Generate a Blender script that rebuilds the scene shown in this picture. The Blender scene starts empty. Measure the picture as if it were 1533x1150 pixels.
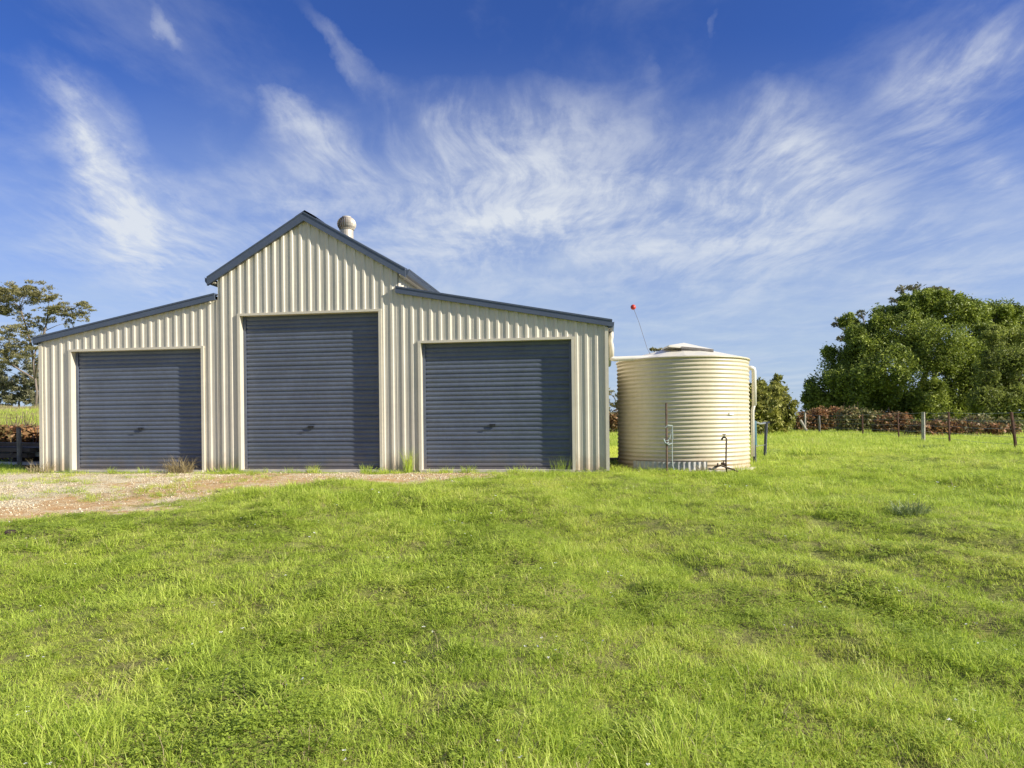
import bpy, math, random
import numpy as np
from mathutils import Vector

# ------------------------------------------------------------------ camera, sky, sun, exposure
S = bpy.context.scene
COL = S.collection
R = math.radians
F, CX, CY, ROLL, CAMZ = 1020.0, 766.5, 630.0, 0.011, 0.95     # photograph's camera: focal px, principal point, tilt, height

cam_d = bpy.data.cameras.new('camera')
cam = bpy.data.objects.new('camera', cam_d); COL.objects.link(cam)
cam.location = (0, 0, CAMZ); cam.rotation_euler = (R(90), ROLL, 0)
cam_d.sensor_width = 36.0; cam_d.lens = 36.0 * F / 1533.0
cam_d.shift_y = (CY - 575.0) / 1533.0
cam_d.clip_start = 0.05; cam_d.clip_end = 3000.0
S.camera = cam

SUN_EL, SUN_AZ = R(29), math.atan2(0.925, -0.38)              # azimuth from +Y towards +X
sun_dir = Vector((math.sin(SUN_AZ) * math.cos(SUN_EL), math.cos(SUN_AZ) * math.cos(SUN_EL), math.sin(SUN_EL)))
sl = bpy.data.lights.new('sun', 'SUN'); sl.energy = 4.4; sl.angle = R(0.5); sl.color = (1.0, 0.93, 0.80)
so = bpy.data.objects.new('sun', sl); COL.objects.link(so)
so.rotation_euler = (-sun_dir).to_track_quat('-Z', 'Y').to_euler()

S.view_settings.view_transform = 'Standard'; S.view_settings.look = 'None'
S.view_settings.exposure = 0.85; S.view_settings.gamma = 1.0
S.view_settings.use_curve_mapping = False


class NT:
    """tiny helper for node trees"""
    def __init__(s, tree):
        s.t = tree; s.n = tree.nodes; s.l = tree.links

    def node(s, typ, ins=None, **kw):
        n = s.n.new(typ)
        for k, v in kw.items(): setattr(n, k, v)
        for k, v in (ins or {}).items():
            s.put(n.inputs[k], v)
        return n

    def put(s, sock, v):
        if isinstance(v, bpy.types.NodeSocket): s.l.new(v, sock)
        else: sock.default_value = v

    def math(s, op, a, b=0.0, c=None, clamp=False):
        n = s.n.new('ShaderNodeMath'); n.operation = op; n.use_clamp = clamp
        s.put(n.inputs[0], a); s.put(n.inputs[1], b)
        if c is not None: s.put(n.inputs[2], c)
        return n.outputs[0]

    def noise(s, vec, scale, detail=4.0, rough=0.55, dist=0.0, dims='3D'):
        n = s.node('ShaderNodeTexNoise', {'Scale': scale, 'Detail': detail, 'Roughness': rough, 'Distortion': dist})
        n.noise_dimensions = dims
        if vec is not None: s.l.new(vec, n.inputs['Vector'])
        return n.outputs[0]

    def mix(s, fac, a, b, blend='MIX'):
        n = s.n.new('ShaderNodeMix'); n.data_type = 'RGBA'; n.blend_type = blend
        s.put(n.inputs[0], fac)
        for sock, v in ((n.inputs[6], a), (n.inputs[7], b)):
            if isinstance(v, (tuple, list)): v = (v[0], v[1], v[2], 1.0)
            s.put(sock, v)
        return n.outputs[2]

    def ramp(s, fac, lo, hi):
        n = s.node('ShaderNodeMapRange', {'Value': fac, 'From Min': lo, 'From Max': hi}); n.clamp = True
        n.interpolation_type = 'SMOOTHSTEP'
        return n.outputs[0]


def build_world():
    w = bpy.data.worlds.new('World'); S.world = w; w.use_nodes = True
    T = NT(w.node_tree); T.n.clear()
    out = T.node('ShaderNodeOutputWorld')
    bg = T.node('ShaderNodeBackground', {'Strength': 0.12})
    T.l.new(bg.outputs[0], out.inputs[0])
    sky = T.node('ShaderNodeTexSky', sky_type='NISHITA', sun_disc=False, sun_elevation=SUN_EL, sun_rotation=SUN_AZ,
                 altitude=300.0, air_density=1.0, dust_density=0.6, ozone_density=3.0)
    tc = T.node('ShaderNodeTexCoord')
    d = tc.outputs['Generated']
    sp = T.node('ShaderNodeSeparateXYZ', {0: d})
    x, y, z = sp.outputs
    zz = T.math('MAXIMUM', z, 0.02)
    zs = T.math('ADD', zz, 0.06)
    px = T.math('DIVIDE', x, zs); py = T.math('DIVIDE', y, zs)       # a flat cloud deck seen in perspective
    # high cirrus: fibres combed along the wind (roughly the view direction)
    deck = T.node('ShaderNodeCombineXYZ', {0: px, 1: py, 2: 0.0}).outputs[0]
    wv = T.node('ShaderNodeTexNoise', {'Vector': deck, 'Scale': 0.9, 'Detail': 2.0})
    warp = T.node('ShaderNodeVectorMath', {0: wv.outputs[1], 1: (0.5, 0.5, 0.5)}, operation='SUBTRACT').outputs[0]
    warp = T.node('ShaderNodeVectorMath', {0: warp, 'Scale': 0.55}, operation='SCALE').outputs[0]
    dk = T.node('ShaderNodeVectorMath', {0: deck, 1: warp}, operation='ADD').outputs[0]
    m1 = T.node('ShaderNodeMapping', {'Vector': dk, 'Scale': (2.0, 1.15, 1.0), 'Rotation': (0, 0, R(4)), 'Location': (3.1, 1.7, 0)}).outputs[0]
    m2 = T.node('ShaderNodeMapping', {'Vector': dk, 'Scale': (8.5, 2.4, 1.0), 'Rotation': (0, 0, R(7)), 'Location': (1.3, 4.2, 0)}).outputs[0]
    fib = T.noise(m1, 1.0, 10.0, 0.62, 0.15)
    fine = T.noise(m2, 1.5, 10.0, 0.64, 0.2)
    soft = T.noise(dk, 1.7, 9.0, 0.62)
    # where the cloud sheets stand (directions as x/y, z/y seen from the ground)
    ys = T.math('MAXIMUM', y, 0.05)
    wn = T.node('ShaderNodeTexNoise', {'Vector': d, 'Scale': 4.5, 'Detail': 7.0, 'Roughness': 0.62})
    wx, wy, wz = T.node('ShaderNodeSeparateColor', {0: wn.outputs[1]}).outputs
    az0 = T.math('DIVIDE', z, ys)
    ax = T.math('ADD', T.math('DIVIDE', x, ys), T.math('MULTIPLY', T.math('SUBTRACT', wx, 0.5), 0.17))
    az = T.math('ADD', az0, T.math('MULTIPLY', T.math('SUBTRACT', wy, 0.5), 0.15))
    tot = None
    for (bx, bz, sx, sz, rot, wt) in CLOUDS:
        c, s_ = math.cos(rot), math.sin(rot)
        dx = T.math('SUBTRACT', ax, bx); dz = T.math('SUBTRACT', az, bz)
        u = T.math('DIVIDE', T.math('ADD', T.math('MULTIPLY', dx, c), T.math('MULTIPLY', dz, s_)), sx)
        v = T.math('DIVIDE', T.math('SUBTRACT', T.math('MULTIPLY', dz, c), T.math('MULTIPLY', dx, s_)), sz)
        r2 = T.math('ADD', T.math('MULTIPLY', u, u), T.math('MULTIPLY', v, v))
        g = T.math('MULTIPLY', T.math('EXPONENT', T.math('MULTIPLY', r2, -1.0)), wt)
        tot = g if tot is None else T.math('ADD', tot, g)
    front = T.ramp(y, 0.05, 0.3)
    tot = T.math('MULTIPLY', tot, front)
    tot = T.math('ADD', tot, T.math('MULTIPLY', T.math('SUBTRACT', 1.0, front), 0.45))
    pos = T.math('MAXIMUM', tot, 0.0)
    base = T.math('SUBTRACT', 1.0, T.math('EXPONENT', T.math('MULTIPLY', pos, -1.1)))
    wisp = T.ramp(T.math('ADD', T.math('MULTIPLY', fib, 0.50), T.math('MULTIPLY', fine, 0.50)), 0.40, 0.62)
    lump = T.ramp(soft, 0.36, 0.66)
    shape = T.math('ADD', 0.10, T.math('ADD', T.math('MULTIPLY', wisp, 0.62), T.math('MULTIPLY', lump, 0.42)))
    shape = T.math('ADD', shape, T.math('MULTIPLY', T.ramp(tot, 1.1, 2.4), 0.30))
    cl = T.math('MULTIPLY', base, shape)
    thin = T.math('MULTIPLY', T.math('MULTIPLY', T.ramp(fib, 0.45, 0.75), 0.20), T.math('ADD', 1.0, T.math('MINIMUM', tot, 0.0)))
    cl = T.math('MINIMUM', T.math('MULTIPLY', T.math('ADD', cl, thin), 0.95), 0.9)
    veil = T.math('MULTIPLY', T.ramp(az0, 0.58, 0.0), 0.85)            # thin high veil thickening to the horizon
    veil = T.math('MULTIPLY', veil, T.math('ADD', 0.55, T.math('MULTIPLY', soft, 0.8)))
    tint = T.mix(1.0, sky.outputs[0], SKY_TINT, 'MULTIPLY')
    col = T.mix(veil, tint, VEIL_COL)
    col = T.mix(cl, col, CLOUD_COL)
    T.l.new(col, bg.inputs[0])


def _c(px, py, sx, sy, rot, wt):
    return ((px - CX) / F, (622 - py) / F, sx / F, sy / F, R(rot), wt)


CLOUDS = [
    _c(620, 330, 420, 110, 0, .45), _c(1150, 330, 380, 110, 0, .35), _c(130, 225, 34, 115, 30, 2.6), _c(205, 330, 36, 80, 32, 1.2), _c(175, 320, 60, 60, 20, .8), _c(270, 330, 50, 110, 38, .75),
    _c(60, 330, 60, 50, 0, .3), _c(470, 185, 28, 95, 42, 1.0), _c(520, 50, 22, 95, 40, .9), _c(255, 25, 16, 55, 38, .5),
    _c(450, 280, 60, 90, 35, .45), _c(700, 260, 110, 90, 25, .85), _c(850, 250, 130, 90, 0, .85), _c(850, 320, 150, 40, 0, .6),
    _c(1165, 210, 80, 70, -25, 1.0), _c(1120, 300, 110, 60, -10, .7), _c(1250, 250, 60, 40, -40, .6),
    _c(1420, 140, 70, 110, -42, .9), _c(1500, 60, 60, 90, -45, .6), _c(1500, 270, 40, 25, -30, .5),
    _c(1400, 380, 200, 50, 0, .25), _c(650, 170, 30, 40, 20, .3), _c(980, 80, 15, 50, 0, .25), _c(1090, 20, 14, 40, -15, .5),
    _c(720, 30, 25, 40, 25, .35), _c(160, 150, 25, 60, 35, .35),
    _c(820, 20, 700, 70, 0, -.45), _c(320, 120, 160, 70, 20, -.35),
]
SKY_TINT = (0.222, 0.338, 0.655)
CLOUD_COL = (3.55, 3.75, 4.0)
VEIL_COL = (2.45, 2.98, 3.62)
build_world()

# ------------------------------------------------------------------ helpers
rnd = random.Random(7)
NP = np.random.RandomState(11)


def at(px, py, Z):
    """point seen at a photo pixel at distance Z ahead of the camera"""
    u = (px - CX) / F; v = -(py - CY) / F
    c, s = math.cos(ROLL), math.sin(ROLL)
    return Vector(((u * c + v * s) * Z, Z, (-u * s + v * c) * Z + CAMZ))


def hash2(ix, iy, seed):
    n = (ix.astype(np.int64) * 374761393 + iy.astype(np.int64) * 668265263 + seed * 1274126177) & 0x7fffffff
    n = ((n ^ (n >> 13)) * 1274126177) & 0x7fffffff
    return ((n ^ (n >> 16)) & 0xffff) / 65535.0


def vnoise(x, y, scale, seed=0):
    x = np.asarray(x, float) * scale; y = np.asarray(y, float) * scale
    ix, iy = np.floor(x), np.floor(y); fx, fy = x - ix, y - iy
    fx = fx * fx * (3 - 2 * fx); fy = fy * fy * (3 - 2 * fy)
    a = hash2(ix, iy, seed); b = hash2(ix + 1, iy, seed); c = hash2(ix, iy + 1, seed); d = hash2(ix + 1, iy + 1, seed)
    return (a * (1 - fx) + b * fx) * (1 - fy) + (c * (1 - fx) + d * fx) * fy


def sst(a, b, x):
    t = np.clip((np.asarray(x, float) - a) / (b - a), 0, 1)
    return t * t * (3 - 2 * t)


class MB:
    """collects faces; build() links them as ONE mesh object"""
    def __init__(s): s.v = []; s.f = []

    def quad(s, *p):
        i = len(s.v); s.v += [tuple(q) for q in p]; s.f.append(tuple(range(i, i + len(p))))

    def box(s, x0, x1, y0, y1, z0, z1, m=None):
        i = len(s.v)
        P = [(x0, y0, z0), (x1, y0, z0), (x1, y1, z0), (x0, y1, z0), (x0, y0, z1), (x1, y0, z1), (x1, y1, z1), (x0, y1, z1)]
        if m is not None: P = [tuple(m @ Vector(p)) for p in P]
        s.v += P
        for q in ((0, 3, 2, 1), (4, 5, 6, 7), (0, 1, 5, 4), (1, 2, 6, 5), (2, 3, 7, 6), (3, 0, 4, 7)):
            s.f.append(tuple(i + k for k in q))

    def prism(s, poly, axis_from, axis_to):
        """extrude a closed 2D poly of 3D points by a vector"""
        i = len(s.v); n = len(poly); d = Vector(axis_to) - Vector(axis_from)
        s.v += [tuple(Vector(p)) for p in poly] + [tuple(Vector(p) + d) for p in poly]
        s.f.append(tuple(range(i + n - 1, i - 1, -1))); s.f.append(tuple(range(i + n, i + 2 * n)))
        for k in range(n):
            k2 = (k + 1) % n
            s.f.append((i + k, i + k2, i + n + k2, i + n + k))

    def tube(s, pts, radii, seg=8, caps=True):
        pts = [Vector(p) for p in pts]
        if not hasattr(radii, '__len__'): radii = [radii] * len(pts)
        rings = []
        up = None
        for k, p in enumerate(pts):
            if k == 0: d = pts[1] - p
            elif k == len(pts) - 1: d = p - pts[k - 1]
            else: d = (pts[k + 1] - p).normalized() + (p - pts[k - 1]).normalized()
            d.normalize()
            if up is None:
                up = Vector((0, 0, 1)) if abs(d.z) < 0.9 else Vector((1, 0, 0))
            a = d.cross(up)
            if a.length < 1e-4: a = d.cross(Vector((0, 1, 0)))
            a.normalize(); b = a.cross(d).normalized(); up = b
            i = len(s.v)
            for q in range(seg):
                t = 2 * math.pi * q / seg
                s.v.append(tuple(p + (a * math.cos(t) + b * math.sin(t)) * radii[k]))
            rings.append(i)
        for r0, r1 in zip(rings, rings[1:]):
            for q in range(seg):
                q2 = (q + 1) % seg
                s.f.append((r0 + q, r0 + q2, r1 + q2, r1 + q))
        if caps:
            s.f.append(tuple(rings[0] + q for q in range(seg - 1, -1, -1)))
            s.f.append(tuple(rings[-1] + q for q in range(seg)))

    def lathe(s, prof, seg=48, c=(0, 0, 0)):
        base = len(s.v); n = len(prof)
        for q in range(seg):
            t = 2 * math.pi * q / seg
            for r, z in prof: s.v.append((c[0] + r * math.cos(t), c[1] + r * math.sin(t), c[2] + z))
        for q in range(seg):
            q2 = (q + 1) % seg
            for k in range(n - 1):
                s.f.append((base + q * n + k, base + q2 * n + k, base + q2 * n + k + 1, base + q * n + k + 1))

    def ball(s, c, r, seg=12, rings=8, sz=1.0):
        prof = [(max(1e-4, r * math.sin(math.pi * k / rings)), -r * sz * math.cos(math.pi * k / rings)) for k in range(rings + 1)]
        s.lathe(prof, seg, c)

    def build(s, name, mat, parent=None, smooth=False, kind=None, loc=None):
        me = bpy.data.meshes.new(name); me.from_pydata(s.v, [], s.f); me.update()
        if smooth:
            me.polygons.foreach_set('use_smooth', [True] * len(me.polygons))
        return link(name, me, mat, parent, kind, loc)


def link(name, me, mat, parent=None, kind=None, loc=None):
    o = bpy.data.objects.new(name, me); COL.objects.link(o)
    if mat: me.materials.append(mat)
    if parent: o.parent = parent
    if kind: o['kind'] = kind
    if loc: o.location = loc
    return o


def np_mesh(name, V, Fq, mat, parent=None, kind=None, smooth=False, k=None):
    """fast mesh from numpy: V (n,3), Fq (m,k)"""
    me = bpy.data.meshes.new(name); k = Fq.shape[1]
    me.vertices.add(len(V)); me.vertices.foreach_set('co', np.ascontiguousarray(V, dtype=np.float32).ravel())
    me.loops.add(Fq.size); me.loops.foreach_set('vertex_index', np.ascontiguousarray(Fq, dtype=np.int32).ravel())
    me.polygons.add(len(Fq)); me.polygons.foreach_set('loop_start', np.arange(0, Fq.size, k, dtype=np.int32))
    me.polygons.foreach_set('loop_total', np.full(len(Fq), k, dtype=np.int32))
    if smooth: me.polygons.foreach_set('use_smooth', np.ones(len(Fq), dtype=bool))
    me.update(calc_edges=True); me.validate()
    return link(name, me, mat, parent, kind)


def tag(o, label=None, cat=None, group=None):
    if label: o['label'] = label
    if cat: o['category'] = cat
    if group: o['group'] = group
    return o


def thing(name, label, cat, loc=(0, 0, 0), rz=0.0, group=None):
    o = bpy.data.objects.new(name, None); COL.objects.link(o)
    o.location = loc; o.rotation_euler = (0, 0, rz); o.empty_display_size = 0.2
    return tag(o, label, cat, group)


def structure(o): o['kind'] = 'structure'; return o


# ------------------------------------------------------------------ materials
def new_mat(name):
    m = bpy.data.materials.new(name); m.use_nodes = True
    T = NT(m.node_tree); T.n.clear()
    out = T.node('ShaderNodeOutputMaterial')
    return m, T, out


def painted(name, col, rough=0.45, var=0.10, dust=None, bump=0.0, metallic=0.0, streak=0.0, panel=0.0):
    m, T, out = new_mat(name)
    g = T.node('ShaderNodeTexCoord').outputs['Object']
    n1 = T.noise(g, 1.3, 5.0, 0.6)
    n2 = T.noise(g, 14.0, 4.0, 0.6)
    f = T.math('ADD', T.math('MULTIPLY', n1, 0.6), T.math('MULTIPLY', n2, 0.4))
    dk = tuple(c * (1 - var * 1.6) for c in col); lt = tuple(min(1, c * (1 + var)) for c in col)
    c = T.mix(T.ramp(f, 0.33, 0.67), dk, lt)
    if panel:
        xx = T.node('ShaderNodeSeparateXYZ', {0: g}).outputs[0]
        wn = T.node('ShaderNodeTexWhiteNoise', {'W': T.math('FLOOR', T.math('DIVIDE', T.math('ADD', xx, 20.03), panel))}, noise_dimensions='1D')
        c = T.mix(T.math('MULTIPLY', wn.outputs[0], 0.22), c, tuple(q * 0.62 for q in col))
    if streak:
        mp = T.node('ShaderNodeMapping', {'Vector': g, 'Scale': (22.0, 22.0, 0.5)}).outputs[0]
        st = T.ramp(T.noise(mp, 1.0, 4.0, 0.6), 0.52, 0.75)
        c = T.mix(T.math('MULTIPLY', st, streak), c, tuple(x * 0.62 for x in col))
    if dust:
        z = T.node('ShaderNodeSeparateXYZ', {0: g}).outputs[2]
        h = T.math('ADD', z, T.math('MULTIPLY', T.noise(g, 5.0, 5.0, 0.65), -0.55))
        c = T.mix(T.math('MULTIPLY', T.ramp(h, 0.12, -0.26), 0.6), c, dust)
    b = T.node('ShaderNodeBsdfPrincipled', {'Base Color': c, 'Metallic': metallic})
    T.put(b.inputs['Roughness'], T.math('ADD', rough - 0.08, T.math('MULTIPLY', n2, 0.16)))
    if bump:
        bp = T.node('ShaderNodeBump', {'Strength': bump, 'Distance': 0.01, 'Height': n2})
        T.l.new(bp.outputs[0], b.inputs['Normal'])
    T.l.new(b.outputs[0], out.inputs[0])
    return m


def foliage(name, cols, rough=0.55, trans=0.35, scale=0.9, seedlike=0.0, rough_only=False):
    """leaf colour varies per leaf and in soft patches through the crown"""
    m, T, out = new_mat(name)
    geo = T.node('ShaderNodeNewGeometry')
    r = geo.outputs['Random Per Island']
    n = T.noise(geo.outputs['Position'], scale, 3.0, 0.6)
    f = T.math('ADD', T.math('MULTIPLY', r, 0.55), T.math('MULTIPLY', T.ramp(n, 0.3, 0.7), 0.45))
    cr = T.node('ShaderNodeValToRGB', {0: f})
    els = cr.color_ramp.elements
    while len(els) < len(cols): els.new(0.5)
    for k, c in enumerate(cols):
        els[k].position = k / (len(cols) - 1); els[k].color = (*c, 1)
    d = T.node('ShaderNodeBsdfPrincipled', {'Base Color': cr.outputs[0], 'Roughness': rough})
    d.inputs['Specular IOR Level'].default_value = 0.3
    t = T.node('ShaderNodeBsdfTranslucent', {'Color': cr.outputs[0]})
    mx = T.node('ShaderNodeMixShader', {0: trans, 1: d.outputs[0], 2: t.outputs[0]})
    T.l.new(mx.outputs[0], out.inputs[0])
    return m


CREAM = (0.595, 0.548, 0.445)
M = {}
M['cream'] = painted('cream_steel', CREAM, 0.42, 0.05, dust=(0.36, 0.24, 0.14), streak=0.16, panel=0.728)
M['cream_trim'] = painted('cream_trim', (0.58, 0.53, 0.42), 0.42, 0.04)
M['blue'] = painted('blue_grey_steel', (0.072, 0.090, 0.128), 0.42, 0.07)
M['door'] = painted('door_blue_grey', (0.094, 0.112, 0.153), 0.36, 0.10, dust=(0.16, 0.13, 0.11), streak=0.16)
M['dark'] = painted('dark_metal', (0.02, 0.02, 0.022), 0.4, 0.1)
M['alu'] = painted('aluminium', (0.42, 0.42, 0.43), 0.4, 0.08, metallic=0.6)
M['vent'] = painted('vent_metal', (0.50, 0.44, 0.36), 0.5, 0.16, metallic=0.25)
M['concrete'] = painted('concrete', (0.54, 0.49, 0.41), 0.9, 0.18, bump=0.4)
M['tank'] = painted('tank_cream', (0.55, 0.49, 0.345), 0.40, 0.05, dust=(0.40, 0.28, 0.17), streak=0.22)
M['tankroof_lit'] = painted('tank_roof_lit_cream', (0.74, 0.70, 0.58), 0.35, 0.05)  # paler than the wall: brightness of the lit roof put into the colour
M['pvc'] = painted('white_pipe', (0.66, 0.63, 0.56), 0.35, 0.04)
M['rust'] = painted('rusty_steel', (0.12, 0.055, 0.035), 0.85, 0.3, bump=0.3)
M['oldpost'] = painted('faded_rusty_post', (0.24, 0.16, 0.115), 0.8, 0.25)
M['galv'] = painted('galvanised_wire', (0.34, 0.35, 0.37), 0.45, 0.15, metallic=0.5)
M['brownpipe'] = painted('brown_pipe', (0.10, 0.065, 0.045), 0.7, 0.25)
M['red'] = painted('red_plastic', (0.55, 0.05, 0.03), 0.4, 0.06)
M['rope'] = painted('pale_blue_rope', (0.40, 0.46, 0.44), 0.8, 0.2)
M['teal'] = painted('teal_sleeve', (0.06, 0.15, 0.19), 0.6, 0.25)
M['post_dark'] = painted('dark_steel_post', (0.05, 0.055, 0.075), 0.5, 0.25)
M['wood'] = painted('bleached_timber', (0.46, 0.42, 0.33), 0.85, 0.25, bump=0.4)
M['greywood'] = painted('grey_timber', (0.17, 0.155, 0.14), 0.85, 0.3, bump=0.4)
M['bark'] = painted('bark', (0.20, 0.16, 0.13), 0.9, 0.3, bump=0.5)
M['darkbark'] = painted('dark_bark', (0.07, 0.055, 0.045), 0.9, 0.3, bump=0.5)
M['clod'] = painted('dark_earth', (0.045, 0.028, 0.020), 0.95, 0.35, bump=0.6)
M['petal'] = painted('white_petals', (0.75, 0.74, 0.70), 0.6, 0.05)
M['stone'] = painted('track_stone', (0.42, 0.36, 0.28), 0.9, 0.25, bump=0.4)

# ------------------------------------------------------------------ the shed's place
YAW = math.atan(F / 7300.0)
FZ = 12.64                                                     # distance of the facade on the camera axis
ca, sa = math.cos(YAW), math.sin(YAW)
SC = -4.0                                                      # facade coordinate of the shed's middle


def facade(s, z=0.0, q=0.0):
    """world point on the facade line: s along it, q metres out in front of it"""
    return Vector((s * ca - q * sa, FZ - s * sa - q * ca, z))


def facade_sq(x, y):
    dx, dy = x, y - FZ
    return dx * ca - dy * sa, -(dx * sa + dy * ca)


TANK = Vector((3.40, 13.62, 0.0)); TANK_R = 1.285

# ------------------------------------------------------------------ ground
def height(x, y):
    x = np.asarray(x, float); y = np.asarray(y, float)
    z = -0.65 * (1 - sst(-1.5, 13.0, y)) - 0.0
    z = np.where(y < -1.5, -0.65, z)
    near = 1 - sst(16, 40, np.hypot(x, y))
    s, q = facade_sq(x, y)
    pad = sst(0.2, 1.6, np.maximum(np.maximum(-q - 9.6, q), np.maximum(s - 1.9, -10.0 - s)))
    trk = track(x, y)
    z = z + near * pad * (1 - 0.75 * trk) * (0.15 * (vnoise(x + 0.5 * y, y, 0.42, 3) - 0.5) + 0.17 * (vnoise(x, y + 0.4 * x, 1.05, 5) - 0.5) + 0.08 * (vnoise(x, y, 2.6, 9) - 0.5))
    # low furrow lines running diagonally over the right-hand lawn
    z = z + near * sst(0.5, 3.0, x) * 0.038 * np.sin((x * 0.75 + y * 1.0) * 4.2 + 3 * vnoise(x, y, 0.5, 8)) * sst(9.5, 6.0, y)
    z = z + 0.10 * sst(6, 16, x) * (vnoise(x, y, 0.12, 4) - 0.5) * 2 * sst(14, 22, y) - 0.05 * sst(6, 16, x)
    # paddock rising behind a cut bank on the left
    hill = sst(-9.8, -11.4, x)
    yb = y - 0.9 * (vnoise(x, y, 0.5, 6) - 0.5) - 0.5 * (vnoise(x, y, 1.9, 64) - 0.5)
    up = 0.92 * sst(18.2, 19.6, yb) + 0.044 * np.clip(y - 19.6, 0, 34) + 0.10 * (vnoise(x, y, 0.35, 12) - 0.5) * sst(19, 21, y)
    z = z + hill * up
    # a scraped hollow in the lawn, right foreground
    hp = HOLLOW
    z = z - 0.10 * np.exp(-(((x - hp[0]) / 0.16) ** 2 + ((y - hp[1]) / 0.10) ** 2))
    return z


def track(x, y):
    """1 on the worn gravel track in front of the doors"""
    s, q = facade_sq(np.asarray(x, float), np.asarray(y, float))
    n = vnoise(x, y, 0.7, 21) - 0.5; n2 = vnoise(x, y, 2.3, 22) - 0.5
    qlow = np.interp(s, [-30, -9, -6.5, -5.2, -3.8, -2.2, -0.6, 1.2, 2.2], [7.6, 7.1, 6.5, 5.3, 3.6, 2.3, 1.25, 0.6, 0.1])
    t = sst(-0.8, 0.8, qlow - q + 1.9 * n + 1.2 * n2)
    return t * sst(0.12, 0.5, q + 0.5 * n2) * sst(1.2, -1.6, s)


HOLLOW = (0, 0)
_h = at(1482, 925, 4.55); HOLLOW = (_h.x, _h.y)


def ground_mesh():
    def axis(fine0, fine1, st, far):
        a = list(np.arange(fine0, fine1 + 1e-6, st)); g = st; v = fine1
        while v < far: g *= 1.22; v += g; a.append(v)
        g = st; v = fine0; lo = []
        while v > -far: g *= 1.22; v -= g; lo.append(v)
        return np.array(lo[::-1] + a)
    xs = axis(-11, 11, 0.14, 900); ys = axis(1.0, 15.5, 0.12, 900)
    # extra rows over the middle distance
    xs = np.unique(np.concatenate([xs, np.arange(-42, 24, 0.7)])); ys = np.unique(np.concatenate([ys, np.arange(15.5, 24, 0.22), np.arange(24, 60, 0.8)]))
    X, Y = np.meshgrid(xs, ys); Z = height(X, Y)
    V = np.stack([X, Y, Z], -1).reshape(-1, 3); nx, ny = len(xs), len(ys)
    i = np.arange(nx * ny).reshape(ny, nx)
    Q = np.stack([i[:-1, :-1], i[:-1, 1:], i[1:, 1:], i[1:, :-1]], -1).reshape(-1, 4)
    m, T, out = new_mat('ground_earth_and_turf')
    geo = T.node('ShaderNodeNewGeometry'); P = geo.outputs['Position']
    at_ = T.node('ShaderNodeAttribute', attribute_name='wear')
    wear, red, far = T.node('ShaderNodeSeparateColor', {0: at_.outputs['Color']}).outputs
    nA = T.noise(P, 0.9, 5.0, 0.6); nB = T.noise(P, 6.0, 6.0, 0.65); nC = T.noise(P, 38.0, 5.0, 0.7)
    soil = T.mix(T.ramp(nB, 0.35, 0.65), (0.17, 0.16, 0.06), (0.27, 0.29, 0.075))
    turf = T.mix(T.ramp(nC, 0.35, 0.65), (0.21, 0.28, 0.045), (0.35, 0.43, 0.08))
    turf = T.mix(T.math('MULTIPLY', T.ramp(nA, 0.35, 0.7), 0.5), turf, (0.33, 0.31, 0.07))
    lawn = T.mix(far, soil, turf)
    ochre = T.mix(T.ramp(nB, 0.35, 0.65), (0.48, 0.29, 0.13), (0.56, 0.40, 0.21))
    grav = T.mix(T.ramp(nC, 0.38, 0.62), (0.50, 0.42, 0.26), (0.72, 0.64, 0.45))
    trk = T.mix(T.ramp(T.math('SUBTRACT', T.math('ADD', T.math('MULTIPLY', nA, 0.6), T.math('MULTIPLY', nB, 0.5)), T.math('MULTIPLY', at_.outputs['Alpha'], 0.16)), 0.34, 0.54), ochre, grav)
    wf = T.ramp(T.math('ADD', wear, T.math('MULTIPLY', T.math('SUBTRACT', nB, 0.5), 0.9)), 0.25, 0.7)
    c = T.mix(wf, lawn, trk)
    rf = T.ramp(T.math('ADD', red, T.math('MULTIPLY', T.math('SUBTRACT', nB, 0.5), 0.7)), 0.3, 0.6)
    c = T.mix(rf, c, T.mix(nC, (0.17, 0.055, 0.020), (0.36, 0.13, 0.045)))
    b = T.node('ShaderNodeBsdfPrincipled', {'Base Color': c, 'Roughness': 0.95})
    b.inputs['Specular IOR Level'].default_value = 0.15
    bp = T.node('ShaderNodeBump', {'Strength': 0.7, 'Distance': 0.03, 'Height': T.math('ADD', nC, T.math('MULTIPLY', nB, 0.8))})
    T.l.new(bp.outputs[0], b.inputs['Normal']); T.l.new(b.outputs[0], out.inputs[0])
    o = np_mesh('ground', V, Q, m, smooth=True); structure(o)
    col = o.data.color_attributes.new('wear', 'FLOAT_COLOR', 'POINT')
    x, y = V[:, 0], V[:, 1]
    tr = track(x, y)
    hill = sst(-9.8, -11.4, x)
    rd = hill * sst(17.4, 18.4, y) * sst(20.4, 19.2, y + 1.4 * (vnoise(x, y, .8, 61) - .5)) * (.55 + .75 * vnoise(x, y, 1.3, 62))
    rd = np.maximum(rd, hill * 0.75 * sst(18.6, 17.0, y) * sst(14.6, 15.6, y))
    rd = np.maximum(rd, 0.8 * np.exp(-(((x - 2.9) / 1.2) ** 2 + ((y - 20.0) / 1.3) ** 2)))
    rd = np.maximum(rd, np.exp(-(((x - 1.9) / .5) ** 2 + ((y - 13.9) / 1.2) ** 2)))
    rd = np.maximum(rd, 0.55 * np.exp(-(((x - HOLLOW[0]) / .2) ** 2 + ((y - HOLLOW[1]) / .13) ** 2)))
    fr = sst(6, 14, np.hypot(x, y))
    sx_ = facade_sq(x, y)[0]
    C = np.stack([tr, rd, fr, sst(-7.4, -4.6, sx_ + 1.5 * (vnoise(x, y, .6, 71) - .5))], -1).astype(np.float32)
    col.data.foreach_set('color', C.ravel())
    return o


ground_mesh()


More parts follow.
